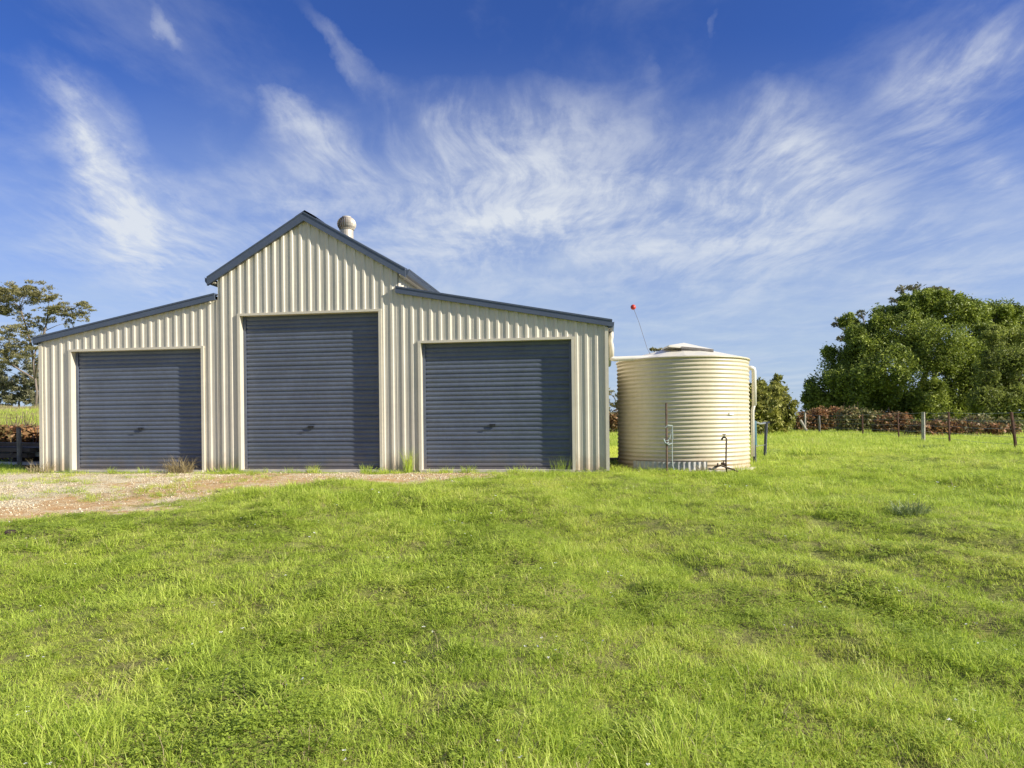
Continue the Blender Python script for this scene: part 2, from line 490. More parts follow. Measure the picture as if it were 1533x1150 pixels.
def gz(x, y): return float(height(np.array([x]), np.array([y]))[0])


# ------------------------------------------------------------------ the shed
shed = thing('steel_shed', 'cream ribbed steel barn shed with three blue grey roller doors and raised middle gable', 'shed',
             facade(SC, 0, 0), -YAW)
# local axes: x along the facade, y into the shed, z up
HW, MW, DEP = 5.76, 1.835, 9.0
APEX, MEAVE = 4.93, 3.86           # underside of barge at the middle / at the main wall's edge
LTOP, LEAVE = 3.40, 2.66           # lean-to wall tops at the main wall / outer wall
DOORS = [(-5.04, -2.19, 2.45), (-1.36, 1.46, 3.06), (2.28, 5.115, 2.43)]
PITCH, RIBH = 0.182, 0.018


def wall_top(x, sec):
    if sec == 'main': return APEX - 0.02 - abs(x) * (APEX - MEAVE) / MW
    return LTOP - (abs(x) - MW) * (LTOP - LEAVE) / (HW - MW)


def rib_profile(x0, x1, phase):
    """breakpoints (x, out) of the sheet: pan with a raised trapezoid rib and two faint stiffening lines"""
    pts = []
    k = math.floor((x0 - phase) / PITCH) - 1
    while True:
        c = phase + k * PITCH
        for dx, o in ((-0.040, 0.0), (-0.020, RIBH), (0.020, RIBH), (0.040, 0.0), (0.082, 0.0), (0.088, 0.003), (0.094, 0.003), (0.100, 0.0)):
            pts.append((c + dx, o))
        k += 1
        if c > x1 + PITCH: break
    return pts


def ribbed_wall(x0, x1, sec, door, phase):
    prof = rib_profile(x0, x1, phase)
    px_ = np.array([p[0] for p in prof]); po = np.array([p[1] for p in prof])
    xs = {x0, x1}
    xs |= {p[0] for p in prof if x0 < p[0] < x1}
    if sec == 'main': xs.add(0.0)
    if door: xs |= {v for v in door[:2] if x0 < v < x1}
    xs = sorted(xs)
    mb = MB()
    for a, b in zip(xs, xs[1:]):
        if b - a < 1e-5: continue
        da, db = -float(np.interp(a, px_, po)), -float(np.interp(b, px_, po))
        lo = 0.03
        mid = 0.5 * (a + b)
        if door and door[0] < mid < door[1]: lo = door[2]
        mb.quad((a, da, lo), (b, db, lo), (b, db, wall_top(b, sec)), (a, da, wall_top(a, sec)))
    return mb


ribbed_wall(-HW, -MW, 'left', DOORS[0], -HW + 0.10).build('wall', M['cream'], shed)
ribbed_wall(-MW, MW, 'main', DOORS[1], -MW + 0.09).build('wall', M['cream'], shed)
ribbed_wall(MW, HW, 'right', DOORS[2], MW + 0.09).build('wall', M['cream'], shed)


def plain_ribs(p0, p1, z0, z1, out, name='wall'):
    """ribbed sheet between two plan points; out = outward plan normal"""
    p0 = Vector((*p0, 0)); p1 = Vector((*p1, 0)); L = (p1 - p0).length; d = (p1 - p0) / L; n = Vector((*out, 0))
    prof = rib_profile(0, L, 0.09); mb = MB()
    pr = [(0, 0.0)] + [p for p in prof if 0 < p[0] < L] + [(L, 0.0)]
    f0 = z0 if callable(z0) else (lambda t: z0); f1 = z1 if callable(z1) else (lambda t: z1)
    for (a, oa), (b, ob) in zip(pr, pr[1:]):
        A = p0 + d * a + n * oa; B = p0 + d * b + n * ob
        mb.quad((A.x, A.y, f0(a)), (B.x, B.y, f0(b)), (B.x, B.y, f1(b)), (A.x, A.y, f1(a)))
    return mb


plain_ribs((HW, 0.05), (HW, DEP), 0.03, LEAVE - 0.02, (1, 0)).build('wall', M['cream'], shed)
plain_ribs((-HW, DEP), (-HW, 0.05), 0.03, LEAVE - 0.02, (-1, 0)).build('wall', M['cream'], shed)
plain_ribs((MW, 0.05), (MW, DEP), LTOP - 0.05, MEAVE - 0.02, (1, 0)).build('wall', M['cream'], shed)
plain_ribs((-MW, DEP), (-MW, 0.05), LTOP - 0.05, MEAVE - 0.02, (-1, 0)).build('wall', M['cream'], shed)
bk = MB()
bk.quad((-HW, DEP, 0.03), (-MW, DEP, 0.03), (-MW, DEP, LTOP), (-HW, DEP, LEAVE))
bk.quad((MW, DEP, 0.03), (HW, DEP, 0.03), (HW, DEP, LEAVE), (MW, DEP, LTOP))
bk.quad((-MW, DEP, 0.03), (MW, DEP, 0.03), (MW, DEP, MEAVE), (0, DEP, APEX), (-MW, DEP, MEAVE))
bk.build('wall', M['cream'], shed)

# corner flashings
for x0, x1, zt in ((-HW - 0.012, -HW + 0.065, LEAVE - 0.03), (HW - 0.035, HW + 0.025, LEAVE - 0.03)):
    c = MB(); c.box(x0, x1, -0.038, 0.05, 0.02, zt); c.build('corner_flashing', M['cream_trim'], shed)

# roof sheets with ribs running down the slope
def roof_sheet(a, b, y0, y1, side):
    """a = (x,z) high edge, b = (x,z) low edge"""
    a = Vector((a[0], 0, a[1])); b = Vector((b[0], 0, b[1])); d = (b - a)
    n = Vector((-d.z, 0, d.x)).normalized()
    if n.z < 0: n = -n
    prof = [(y0, 0.0)] + [(y0 + p[0], p[1]) for p in rib_profile(0, y1 - y0, 0.12) if 0 < p[0] < y1 - y0] + [(y1, 0.0)]
    mb = MB()
    for (ya, oa), (yb, ob) in zip(prof, prof[1:]):
        A = a + n * oa; B = a + n * ob
        mb.quad((A.x, ya, A.z), (B.x, yb, B.z), (B.x + d.x, yb, B.z + d.z), (A.x + d.x, ya, A.z + d.z))
    t = n * -0.012
    mb.quad((a.x + t.x, y0, a.z + t.z), (b.x + t.x, y0, b.z + t.z), (b.x + t.x, y1, b.z + t.z), (a.x + t.x, y1, a.z + t.z))
    return mb


MS = (APEX - MEAVE) / MW
LS = (LTOP - LEAVE) / (HW - MW)
MOV, LOV = 0.15, 0.08             # eave overhangs
RB = 0.03
for sg in (-1, 1):
    roof_sheet((0, APEX + RB + 0.06), (sg * (MW + MOV), MEAVE - MOV * MS + RB + 0.06), -0.02, DEP + 0.1, sg).build('roof', M['blue'], shed)
    roof_sheet((sg * (MW + 0.035), LTOP + RB + 0.04), (sg * (HW + LOV), LEAVE - LOV * LS + RB + 0.04), -0.02, DEP + 0.1, sg).build('roof', M['blue'], shed)
rc = MB()
for sg in (-1, 1):
    m = [(0, -0.03, APEX + 0.135), (sg * 0.2, -0.03, APEX + 0.135 - 0.2 * MS), (sg * 0.2, DEP + 0.1, APEX + 0.135 - 0.2 * MS), (0, DEP + 0.1, APEX + 0.135)]
    rc.quad(*m); rc.quad(*[(p[0], p[1], p[2] - 0.012) for p in m])
rc.build('ridge_cap', M['blue'], shed)


def barge(xh, zh, xl, zl, h, name='barge_capping', y0=-0.085, y1=0.06):
    """sloping fascia along a rake: a folded capping with a top flange"""
    mb = MB()
    d = Vector((xl - xh, 0, zl - zh))
    prof = [(0, 0), (0, h), (0, h)]
    mb.prism([(xh, y0, zh), (xh, y0, zh + h), (xh, y0 + 0.022, zh + h), (xh, y0 + 0.022, zh)], (0, 0, 0), d)
    mb.prism([(xh, y0 + 0.022, zh + h - 0.018), (xh, y0 + 0.022, zh + h + 0.004), (xh, y1, zh + h + 0.004), (xh, y1, zh + h - 0.018)], (0, 0, 0), d)
    mb.prism([(xh, y0 - 0.010, zh + h - 0.022), (xh, y0 - 0.010, zh + h + 0.007), (xh, y0, zh + h + 0.007), (xh, y0, zh + h - 0.022)], (0, 0, 0), d)
    mb.prism([(xh, y0 + 0.022, zh), (xh, y0 + 0.022, zh + 0.015), (xh, -0.032, zh + 0.015), (xh, -0.032, zh)], (0, 0, 0), d)
    return mb.build(name, M['blue'], shed)


for sg in (-1, 1):
    xt = sg * (MW + MOV + 0.03)
    barge(0, APEX - 0.08, xt, APEX - 0.08 - abs(xt) * MS, 0.165)
    xl = sg * (HW + LOV + 0.02)
    barge(sg * (MW + (0.02 if sg < 0 else -0.02)), LTOP - 0.01, xl, LTOP - 0.01 - (abs(xl) - MW) * LS, 0.125)


def gutter(x, z, sg, name='gutter'):
    """quad gutter along the eave, open at the top, with a stop end"""
    mb = MB()
    P = [(0, 0.10), (0, 0), (0.075, 0), (0.105, 0.045), (0.105, 0.105), (0.112, 0.118)]
    Q = [(x + sg * p[0], z + p[1]) for p in P]
    for (a, b) in zip(Q, Q[1:]):
        mb.quad((a[0], -0.06, a[1]), (b[0], -0.06, b[1]), (b[0], DEP + 0.08, b[1]), (a[0], DEP + 0.08, a[1]))
        mb.quad((a[0], -0.06, a[1] + .004), (b[0], -0.06, b[1] + .004), (b[0], DEP + 0.08, b[1] + .004), (a[0], DEP + 0.08, a[1] + .004))
    for yy in (-0.06, DEP + 0.08): mb.quad(*[(q[0], yy, q[1]) for q in Q[:5]])
    return mb.build(name, M['blue'], shed)


for sg in (-1, 1):
    gutter(sg * (MW + MOV - 0.02), MEAVE - (MOV) * MS - 0.055, sg)
    gutter(sg * (HW + LOV - 0.055), LEAVE - LOV * LS - 0.035, sg)
    sf = MB()
    x0, x1 = sorted((sg * (MW + 0.032), sg * (MW + MOV - 0.022)))
    sf.box(x0, x1, -0.03, DEP, MEAVE - 0.135, MEAVE - 0.12); sf.build('soffit', M['cream_trim'], shed)

# concrete floor slab showing at the doorways
sb = MB(); sb.box(-HW + 0.01, HW - 0.01, 0.002, DEP - 0.02, -0.12, 0.045)
for d in DOORS: sb.box(d[0] - 0.03, d[1] + 0.03, -0.07, 0.0, -0.12, 0.042)
sb.build('concrete_slab', M['concrete'], shed)

# roller doors: corrugated curtain, guides, bottom rail, handle, lined opening
for di, (x0, x1, h) in enumerate(DOORS):
    rec = 0.11
    cur = MB(); n = int(round((h - 0.07) / 0.084)); dz = (h - 0.07) / n
    pr = []
    for k in range(n):
        z = 0.07 + k * dz
        wob = rnd.uniform(-0.0015, 0.0015)
        deep = 0.016 if k % 3 == 0 else 0.010
        pr += [(z, deep), (z + dz * 0.14, deep), (z + dz * 0.34, 0.001 + wob), (z + dz * 0.62, -0.003 + wob), (z + dz * 0.86, 0.001)]
    pr.append((h + 0.05, 0.0))
    xa, xb = x0 - 0.02, x1 + 0.02
    xm = [xa, xa + (xb - xa) * 0.35, xa + (xb - xa) * 0.68, xb]
    for (za, oa), (zb, ob) in zip(pr, pr[1:]):
        for u0, u1 in zip(xm, xm[1:]):
            cur.quad((u0, rec + oa, za), (u1, rec + oa, za), (u1, rec + ob, zb), (u0, rec + ob, zb))
    door = cur.build('roller_door', M['door'], shed)
    br = MB(); br.box(x0 + 0.02, x1 - 0.02, rec - 0.018, rec + 0.03, 0.048, 0.085); br.build('bottom_rail', M['door'], door)
    for xx0, xx1 in ((x0 + 0.001, x0 + 0.055), (x1 - 0.055, x1 - 0.001)):
        g = MB(); g.box(xx0, xx1, rec - 0.022, rec - 0.006, 0.05, h); g.build('door_guide', M['door'], door)
    hd = MB(); xc = (x0 + x1) / 2 + (0.0, -0.04, -0.10)[di] + 0.02
    hd.box(xc - 0.055, xc + 0.055, rec - 0.030, rec - 0.004, 0.845, 0.895)
    hd.tube([(xc, rec - 0.05, 0.87), (xc, rec - 0.02, 0.87)], 0.012); hd.box(xc - 0.062, xc + 0.02, rec - 0.058, rec - 0.045, 0.862, 0.878)
    hd.build('handle', M['dark'], door)
    # jamb and head flashings lining the opening
    for xx, sg in ((x0, 1), (x1, -1)):
        j = MB(); a, b = sorted((xx - sg * 0.055, xx)); j.box(a, b, -0.036, rec + 0.10, 0.03, h + 0.002)
        j.build('door_jamb', M['cream_trim'], shed)
    hdr = MB(); hdr.box(x0 - 0.057, x1 + 0.057, -0.037, rec + 0.09, h + 0.003, h + 0.048); hdr.build('door_head', M['cream_trim'], shed)
    dk = MB(); dk.box(x0 - 0.3, x1 + 0.3, rec + 0.22, rec + 0.26, 0.045, h + 0.4)
    dk.build('door_backing', M['dark'], shed)

# turbine roof vent
vp = at(519, 336, 15.6)
vl = (Vector((vp.x, vp.y, 0)) - facade(SC)); lx = vl.x * ca - vl.y * sa; ly = vl.x * sa + vl.y * ca
vent = MB(); zb = APEX + RB - lx * MS - 0.1
vent.lathe([(0.001, zb), (0.15, zb), (0.15, vp.z - 0.14), (0.17, vp.z - 0.13), (0.15, vp.z - 0.115), (0.001, vp.z - 0.115)], 20, (lx, ly, 0))
vo = vent.build('roof_vent', M['vent'], shed, smooth=False)
for k in range(22):
    t = 2 * math.pi * k / 22; b = MB(); prev = None
    for i in range(7):
        e = -1.15 + 2.3 * i / 6; r = 0.215 * math.cos(e * 0.92) ; z = vp.z + 0.155 * math.sin(e) / math.sin(1.15)
        p = (Vector((lx + r * math.cos(t + .10), ly + r * math.sin(t + .10), z)), Vector((lx + r * .90 * math.cos(t - .14), ly + r * .90 * math.sin(t - .14), z)))
        if prev: b.quad(prev[0], p[0], p[1], prev[1])
        prev = p
    b.build('vane', M['vent'], vo)
cp = MB(); cp.lathe([(0.11, vp.z + 0.148), (0.105, vp.z + 0.17), (0.05, vp.z + 0.185), (0.001, vp.z + 0.188)], 18, (lx, ly, 0)); cp.build('vent_cap', M['vent'], vo, smooth=True)
cr = MB(); cr.lathe([(0.001, vp.z - 0.12), (0.12, vp.z - 0.11), (0.155, vp.z), (0.12, vp.z + 0.11), (0.001, vp.z + 0.14)], 18, (lx, ly, 0)); cr.build('vent_core', M['brownpipe'], vo, smooth=True)

# downpipe from the lean-to gutter, crossing to the tank
dp = MB()
gx = HW + LOV + 0.0
zg = LEAVE - LOV * LS - 0.03
dp.tube([(gx, 0.55, zg), (gx, 0.55, zg - 0.10), (gx - 0.012, 0.55, zg - 0.18), (HW + 0.09, 0.55, zg - 0.30), (HW + 0.085, 0.55, 2.12)], 0.045, 12)
dpo = dp.build('downpipe', M['cream_trim'], shed, smooth=True)
loc_t = TANK - facade(SC); tx, ty = loc_t.x * ca - loc_t.y * sa, loc_t.x * sa + loc_t.y * ca
p2 = MB(); p2.tube([(HW + 0.085, 0.55, 2.13), (HW + 0.10, 0.55, 2.105), (HW + 0.15, 0.55, 2.10), (tx - 0.55, 0.55 + 0.10, 2.12), (tx - 0.48, 0.66, 2.115)], 0.047, 12)
p2.build('tank_feed_pipe', M['pvc'], shed, smooth=True)

# ------------------------------------------------------------------ the water tank
tank = thing('water_tank', 'round cream corrugated rainwater tank standing beside the right end of the shed', 'water tank', TANK)
prof = []; zt = 2.075; zb0 = 0.02; nc = 27
for k in range(nc * 6 + 1):
    z = zb0 + (zt - zb0) * k / (nc * 6)
    prof.append((TANK_R - 0.012 + 0.011 * math.sin(2 * math.pi * k / 6), z))
tb = MB(); tb.lathe(prof, 96); tb.build('tank_wall', M['tank'], tank, smooth=True)
tr_ = MB(); tr_.lathe([(TANK_R - 0.03, zt - 0.012), (TANK_R + 0.008, zt - 0.012), (TANK_R + 0.016, zt + 0.004), (TANK_R + 0.006, zt + 0.022), (TANK_R - 0.03, zt + 0.022)], 96)
tr_.build('rim', M['tank'], tank, smooth=True)
# shallow roof of radial sheets
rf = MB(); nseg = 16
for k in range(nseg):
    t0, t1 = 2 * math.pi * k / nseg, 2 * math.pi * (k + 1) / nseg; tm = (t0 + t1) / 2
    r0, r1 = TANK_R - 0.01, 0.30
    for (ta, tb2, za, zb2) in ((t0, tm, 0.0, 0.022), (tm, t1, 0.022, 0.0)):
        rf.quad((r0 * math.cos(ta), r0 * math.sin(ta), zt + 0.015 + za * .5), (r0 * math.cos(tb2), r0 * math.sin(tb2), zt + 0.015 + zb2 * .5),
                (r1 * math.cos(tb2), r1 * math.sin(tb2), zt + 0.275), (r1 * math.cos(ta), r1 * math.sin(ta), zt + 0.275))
rf.build('tank_roof', M['tankroof_lit'], tank)
# raised cover over the access hole: a lid propped above a dark collar
hx, hy = -0.02, -0.42
co = MB(); co.lathe([(0.30, zt + 0.10), (0.30, zt + 0.20)], 24, (hx + .05, hy, 0)); co.build('hatch_collar', M['greywood'], tank)
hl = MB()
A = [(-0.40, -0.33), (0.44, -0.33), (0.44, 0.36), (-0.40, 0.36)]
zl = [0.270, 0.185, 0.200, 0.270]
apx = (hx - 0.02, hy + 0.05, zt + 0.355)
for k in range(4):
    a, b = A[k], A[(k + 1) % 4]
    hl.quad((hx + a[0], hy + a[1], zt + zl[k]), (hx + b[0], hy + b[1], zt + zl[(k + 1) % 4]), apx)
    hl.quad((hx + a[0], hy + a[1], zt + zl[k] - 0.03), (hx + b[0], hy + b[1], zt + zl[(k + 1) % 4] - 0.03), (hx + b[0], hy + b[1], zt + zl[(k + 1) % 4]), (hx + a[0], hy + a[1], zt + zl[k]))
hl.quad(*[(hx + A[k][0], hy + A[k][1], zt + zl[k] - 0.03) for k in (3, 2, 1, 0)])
hl.build('hatch_lid', M['tankroof_lit'], tank)
fp = MB(); fp.quad((hx - 0.17, hy - 0.338, zt + 0.205), (hx + 0.44, hy - 0.338, zt + 0.140), (hx + 0.44, hy - 0.338, zt + 0.183), (hx - 0.17, hy - 0.338, zt + 0.243))  # dark strip painting in the shaded gap below the lid
fp.box(hx - 0.17, hx + 0.44, hy - 0.335, hy - 0.32, zt + 0.09, zt + 0.18); fp.build('hatch_gap_shade', M['greywood'], tank)
# overflow
of = MB(); ox = TANK_R + 0.055
of.tube([(TANK_R - 0.06, -0.30, 1.93), (ox - 0.05, -0.30, 1.93), (ox - 0.012, -0.30, 1.915), (ox, -0.30, 1.87), (ox, -0.30, 1.20)], 0.045, 12); of.build('overflow_pipe', M['pvc'], tank, smooth=True)
of2 = MB(); of2.tube([(ox, -0.30, 1.22), (ox - 0.02, -0.30, 1.16), (ox - 0.035, -0.30, 1.10), (ox - 0.04, -0.30, 0.20)], 0.034, 12); of2.build('overflow_pipe', M['pvc'], tank, smooth=True)
# float level marker: red ball on a bent wire
b1 = at(948, 460, 13.3) - TANK; w = [at(x, y, z) - TANK for x, y, z in ((949, 463, 13.3), (957, 484, 13.3), (963, 503, 13.3), (969, 522, 13.3), (977, 537, 13.3))]
lm = MB(); lm.tube(w, 0.0035, 6); lmo = lm.build('level_marker', M['brownpipe'], tank)
bb = MB(); bb.ball(b1, 0.052, 14, 10); bb.build('float_ball', M['red'], lmo, smooth=True)
# outlet at the foot of the wall
ol = MB(); ol.tube([(0.40, -TANK_R + 0.02, 0.13), (0.40, -TANK_R - 0.12, 0.13), (0.40, -TANK_R - 0.17, 0.10)], 0.026, 10); ol.tube([(0.40, -TANK_R - 0.08, 0.13), (0.40, -TANK_R - 0.08, 0.19)], 0.012, 8)
ol.box(0.36, 0.44, -TANK_R - 0.088, -TANK_R - 0.072, 0.19, 0.2); ol.build('outlet_valve', M['brownpipe'], tank)
lb = MB(); tl_ = R(-61); lb.box(-0.055, 0.055, -0.004, 0.004, -0.025, 0.025)
lbo = lb.build('plate', M['petal'], tank, loc=((TANK_R + .006) * math.cos(tl_), (TANK_R + .006) * math.sin(tl_), 1.04)); lbo.rotation_euler = (0, 0, tl_ + math.pi / 2)
# slab under it
ts = MB(); ts.lathe([(0.001, 0.018), (TANK_R + 0.10, 0.018), (TANK_R + 0.11, -0.15)], 40); ts.build('tank_base', M['concrete'], tank)

# corrugated offcut leaning on the tank foot (grey strip on its lower left)
gs = MB(); pts = []
for k in range(65):
    t = R(180 + 33 + 62 * k / 64); r = TANK_R + 0.045 + 0.010 * math.sin(2 * math.pi * k / 4)
    pts.append((TANK.x + r * math.cos(t), TANK.y + r * math.sin(t)))
for (a, b) in zip(pts, pts[1:]):
    gs.quad((a[0], a[1], -0.03), (b[0], b[1], -0.03), (b[0], b[1], 0.17), (a[0], a[1], 0.17))
    gs.quad((a[0], a[1] + .006, -0.03), (b[0], b[1] + .006, -0.03), (b[0], b[1] + .006, 0.17), (a[0], a[1] + .006, 0.17))
M['zinc'] = painted('weathered_zinc', (0.42, 0.41, 0.39), 0.6, 0.22, metallic=0.2)
tag(gs.build('iron_sheet', M['zinc']), 'low strip of grey corrugated iron curved round the left foot of the water tank', 'iron sheet')

# stake with rope in front of the tank
k0 = at(998.5, 706, 12.05)
st = thing('stake', 'tall thin rusty stake with pale blue rope standing against the front of the tank', 'stake', (k0.x, k0.y, 0))
hS = at(998.5, 603, 12.05).z
sk = MB(); sk.box(-0.018, 0.018, -0.004, 0.004, -0.2, hS); sk.box(-0.004, 0.004, -0.02, 0.0, -0.2, hS); sk.build('steel_post', M['oldpost'], st)
rp = MB(); pts = []
for k in range(40):
    t = k / 39; pts.append((0.03 * math.cos(14 * t) + 0.0, 0.03 * math.sin(14 * t) - 0.005, 0.50 + 0.09 * t))
pts += [(0.05, -0.02, 0.60), (0.09, -0.01, 0.78), (0.10, 0.0, 0.60), (0.095, 0.0, 0.35), (0.10, 0.0, 0.12), (0.13, 0.0, 0.05)]
rp.tube(pts, 0.008, 6); rp.tube([(-0.06, -0.02, 0.60), (-0.03, -0.025, 0.53), (0.03, -0.025, 0.50), (0.09, -0.01, 0.52)], 0.013, 6)
rp.tube([(-0.03, -0.02, 0.80), (0.02, -0.03, 0.84), (0.10, -0.01, 0.83), (0.105, -0.005, 0.6)], 0.011, 6)
rp.build('rope', M['rope'], st)

# standpipe tap
k1 = at(1088, 704, 11.9)
tp = thing('standpipe', 'thin brown standpipe with a bent tap top in front of the tank', 'tap', (k1.x, k1.y, 0))
zt1 = at(1085, 655, 11.9).z
a = MB(); a.tube([(0.0, 0, -0.1), (-0.012, 0, 0.2), (0.0, 0, zt1 - 0.05), (0.0, 0, zt1 - 0.02), (-0.02, 0, zt1)], 0.015, 8); a.build('riser_pipe', M['brownpipe'], tp, smooth=True)
a = MB(); a.tube([(-0.02, 0, zt1), (-0.055, 0, zt1 + 0.002), (-0.075, 0, zt1 - 0.02), (-0.08, 0, zt1 - 0.05)], 0.017, 8); a.tube([(-0.04, 0, zt1), (-0.04, 0, zt1 + 0.045)], 0.009, 8); a.box(-0.07, -0.01, -0.008, 0.008, zt1 + 0.045, zt1 + 0.058); a.build('tap', M['dark'], tp)
a = MB(); a.tube([(-0.20, 0.05, 0.10), (-0.1, 0.0, 0.125), (0.0, -0.02, 0.09), (0.10, -0.05, 0.06), (0.16, -0.1, 0.02)], 0.015, 8); a.tube([(-0.15, 0.02, 0.10), (-0.15, 0.02, 0.17)], 0.014, 8); a.build('foot_pipe', M['brownpipe'], tp)

# rail with two posts right of the tank
g1 = at(1129, 700, 13.6); g2 = at(1146, 683, 17.3)
rl = thing('rail_fence', 'short old rail on two dark steel posts just right of the water tank', 'rail', (g1.x, g1.y, gz(g1.x, g1.y)))
z1 = at(1129, 629, 13.6).z - gz(g1.x, g1.y); v2 = g2 - g1; zz2 = gz(g2.x, g2.y) - gz(g1.x, g1.y); z2 = at(1147, 633, 17.3).z - gz(g1.x, g1.y)
a = MB(); a.tube([(0.02, 0, -0.2), (0, 0, z1)], 0.035, 8); tag(a.build('post', M['post_dark'], rl), 'nearer post with a worn teal sleeve')
a = MB(); a.tube([(0.015, 0, 0.38), (0.006, 0, z1 - 0.12), (0.0, 0, z1 - 0.02)], [0.044, 0.05, 0.052], 10); a.build('sleeve', M['teal'], rl)
a = MB(); a.tube([(v2.x - .03, v2.y, zz2 - 0.2), (v2.x + 0.03, v2.y, z2)], 0.04, 8); a.box(v2.x - .05, v2.x + .10, v2.y - .04, v2.y + .04, z2 - .02, z2 + .03); a.build('post', M['post_dark'], rl)
a = MB(); a.tube([(0, 0, z1 - 0.03), (v2.x * .5, v2.y * .5, (z1 + z2) / 2 - 0.05), (v2.x, v2.y, z2 - 0.01)], 0.022, 6); a.build('rail', M['galv'], rl)
a = MB(); a.tube([(0, 0, 0.35), (v2.x * .5, v2.y * .5, .30), (v2.x, v2.y, zz2 + 0.35)], 0.006, 6); a.build('wire', M['galv'], rl)

# ------------------------------------------------------------------ paddock fence
FP = [  # photo x of top, y of top, x of foot, distance, radius, material, label
    (1205, 618, 1205, 40.0, 0.06, 'wood', 'weathered grey fence post beside the leaning strut'),
    (1226, 622, 1227, 37.5, 0.06, 'greywood', None),
    (1291, 620, 1292, 32.0, 0.036, 'rust', None),
    (1344, 618, 1346, 28.5, 0.036, 'rust', None),
    (1382, 617, 1382, 26.0, 0.065, 'wood', 'bleached pale round timber post'),
    (1420, 617, 1422, 24.0, 0.036, 'rust', None),
    (1514, 617, 1523, 19.0, 0.045, 'rust', 'rusty steel post leaning to the left'),
    (1660, 610, 1668, 14.8, 0.045, 'rust', None),
]
p0 = at(FP[4][2], 664, 26.0)
fence = thing('wire_fence', 'sagging wire paddock fence on mismatched posts in front of the brambles', 'fence', (p0.x, p0.y, 0))
FO = Vector((p0.x, p0.y, 0)); tops = []; foots = []
for i, (xt, yt, xf, Z, r, mt, lb) in enumerate(FP):
    T_ = at(xt, yt, Z); B_ = at(xf, 660, Z); B_.z = gz(B_.x, B_.y)
    tops.append(T_); foots.append(B_)
    a = MB()
    if mt == 'rust':
        d = T_ - B_; q = Vector((r, 0, 0))
        for w_ in (Vector((r, -.01, 0)), Vector((-.6 * r, r, 0)), Vector((-.6 * r, -r, 0))):
            a.tube([B_ - FO + w_ * .4 - Vector((0, 0, .2)), T_ - FO + w_ * .4], r * .5, 5)
    else:
        a.tube([B_ - FO - Vector((0, 0, .2)), (B_ + T_) / 2 - FO + Vector((.01, 0, 0)), T_ - FO], [r * 1.05, r, r * .92], 8)
    tag(a.build('post', M[mt], fence), lb)
a = MB(); a.tube([at(1213, 652, 39.2) - FO - Vector((0, 0, .1)), at(1198, 629, 39.4) - FO], 0.075, 8); tag(a.build('strut', M['wood'], fence), 'pale leaning brace strut')
for frac in (0.98, 0.78, 0.58, 0.38, 0.20):
    a = MB(); pts = []
    for i in range(len(tops)):
        A = foots[i].lerp(tops[i], frac)
        if pts:
            Mid = (A + prev) / 2; pts.append(Mid - FO - Vector((0, 0, 0.03)))
        pts.append(A - FO); prev = A
    a.tube(pts, 0.0045, 5); a.build('wire', M['galv'], fence)

# ------------------------------------------------------------------ timber stack and post left of the shed
sx = at(18, 700, 16.2)
stack = thing('timber_stack', 'low untidy stack of grey weathered boards on bearers left of the shed', 'timber stack', (sx.x, sx.y, gz(sx.x, sx.y)), R(-12))
for k, xx in enumerate((-0.9, 0.1, 0.75)):
    a = MB(); a.box(xx - .06, xx + .06, -.55, .55, -.03, .13); a.build('bearer', M['darkbark'], stack)
rr = random.Random(5)
lay = [(0.13, 0.06, -.52), (0.13, 0.06, -.25), (0.13, 0.06, .02), (0.13, .06, .28), (0.27, 0.10, -.50), (0.27, 0.10, -.2), (0.27, .07, .1), (0.27, .07, .3), (0.42, 0.09, -.50), (0.42, 0.06, -.2), (0.42, .06, .05), (.42, .06, .3), (0.53, 0.08, -.35), (.53, .06, 0.0)]
for k, (z, h, y) in enumerate(lay):
    from mathutils import Matrix
    m = Matrix.Translation((rr.uniform(-.15, .1), y, z + (0 if k < 4 else rr.uniform(0, .02)))) @ Matrix.Rotation(rr.uniform(-.06, .06), 4, 'Z') @ Matrix.Rotation(rr.uniform(-.015, .03), 4, 'Y')
    a = MB(); a.box(-1.35 + rr.uniform(-.2, .3), 1.15 + rr.uniform(-.3, .2), 0, 0.20, 0, h, m); a.build('board', (M['darkbark'] if k % 2 == 0 else M['greywood']) if k % 5 else M['zinc'], stack)
for z in (0.22, 0.365):
    a = MB(); a.box(-1.0, -.92, -.5, .5, z - .02, z + .04); a.build('bearer', M['darkbark'], stack)
    a = MB(); a.box(.5, .58, -.5, .5, z - .02, z + .04); a.build('bearer', M['darkbark'], stack)
b0 = at(29, 700, 15.4)
gp = MB(); gp.tube([(0, 0, -.1), (0.005, 0, .45), (-.01, 0, at(28, 640, 15.4).z - gz(b0.x, b0.y))], [.05, .048, .045], 8)
o = gp.build('grey_post', M['greywood'], loc=(b0.x, b0.y, gz(b0.x, b0.y))); tag(o, 'short grey round post standing upright in front of the timber stack', 'post')
tp_ = at(42, 690, 16.6)
a = MB(); prng = np.random.RandomState(4)
for (cx_, cy_, cz_, r_) in ((0, 0, .12, .32), (.35, .1, .10, .26), (-.35, .1, .13, .25), (.1, .2, .22, .22)):
    a.ball((cx_, cy_, cz_), r_, 14, 8, .6)
a.v = [tuple(np.array(v) * (1 + .25 * (vnoise([v[0] * 3 + 9], [v[1] * 3 + v[2] * 4], 2.0, 3)[0] - .5))) for v in a.v]
tag(a.build('earth_heap', M['clod'], loc=(tp_.x, tp_.y, gz(tp_.x, tp_.y) - .03)), 'dark heap of earth between the timber stack and the shed corner', 'earth heap')
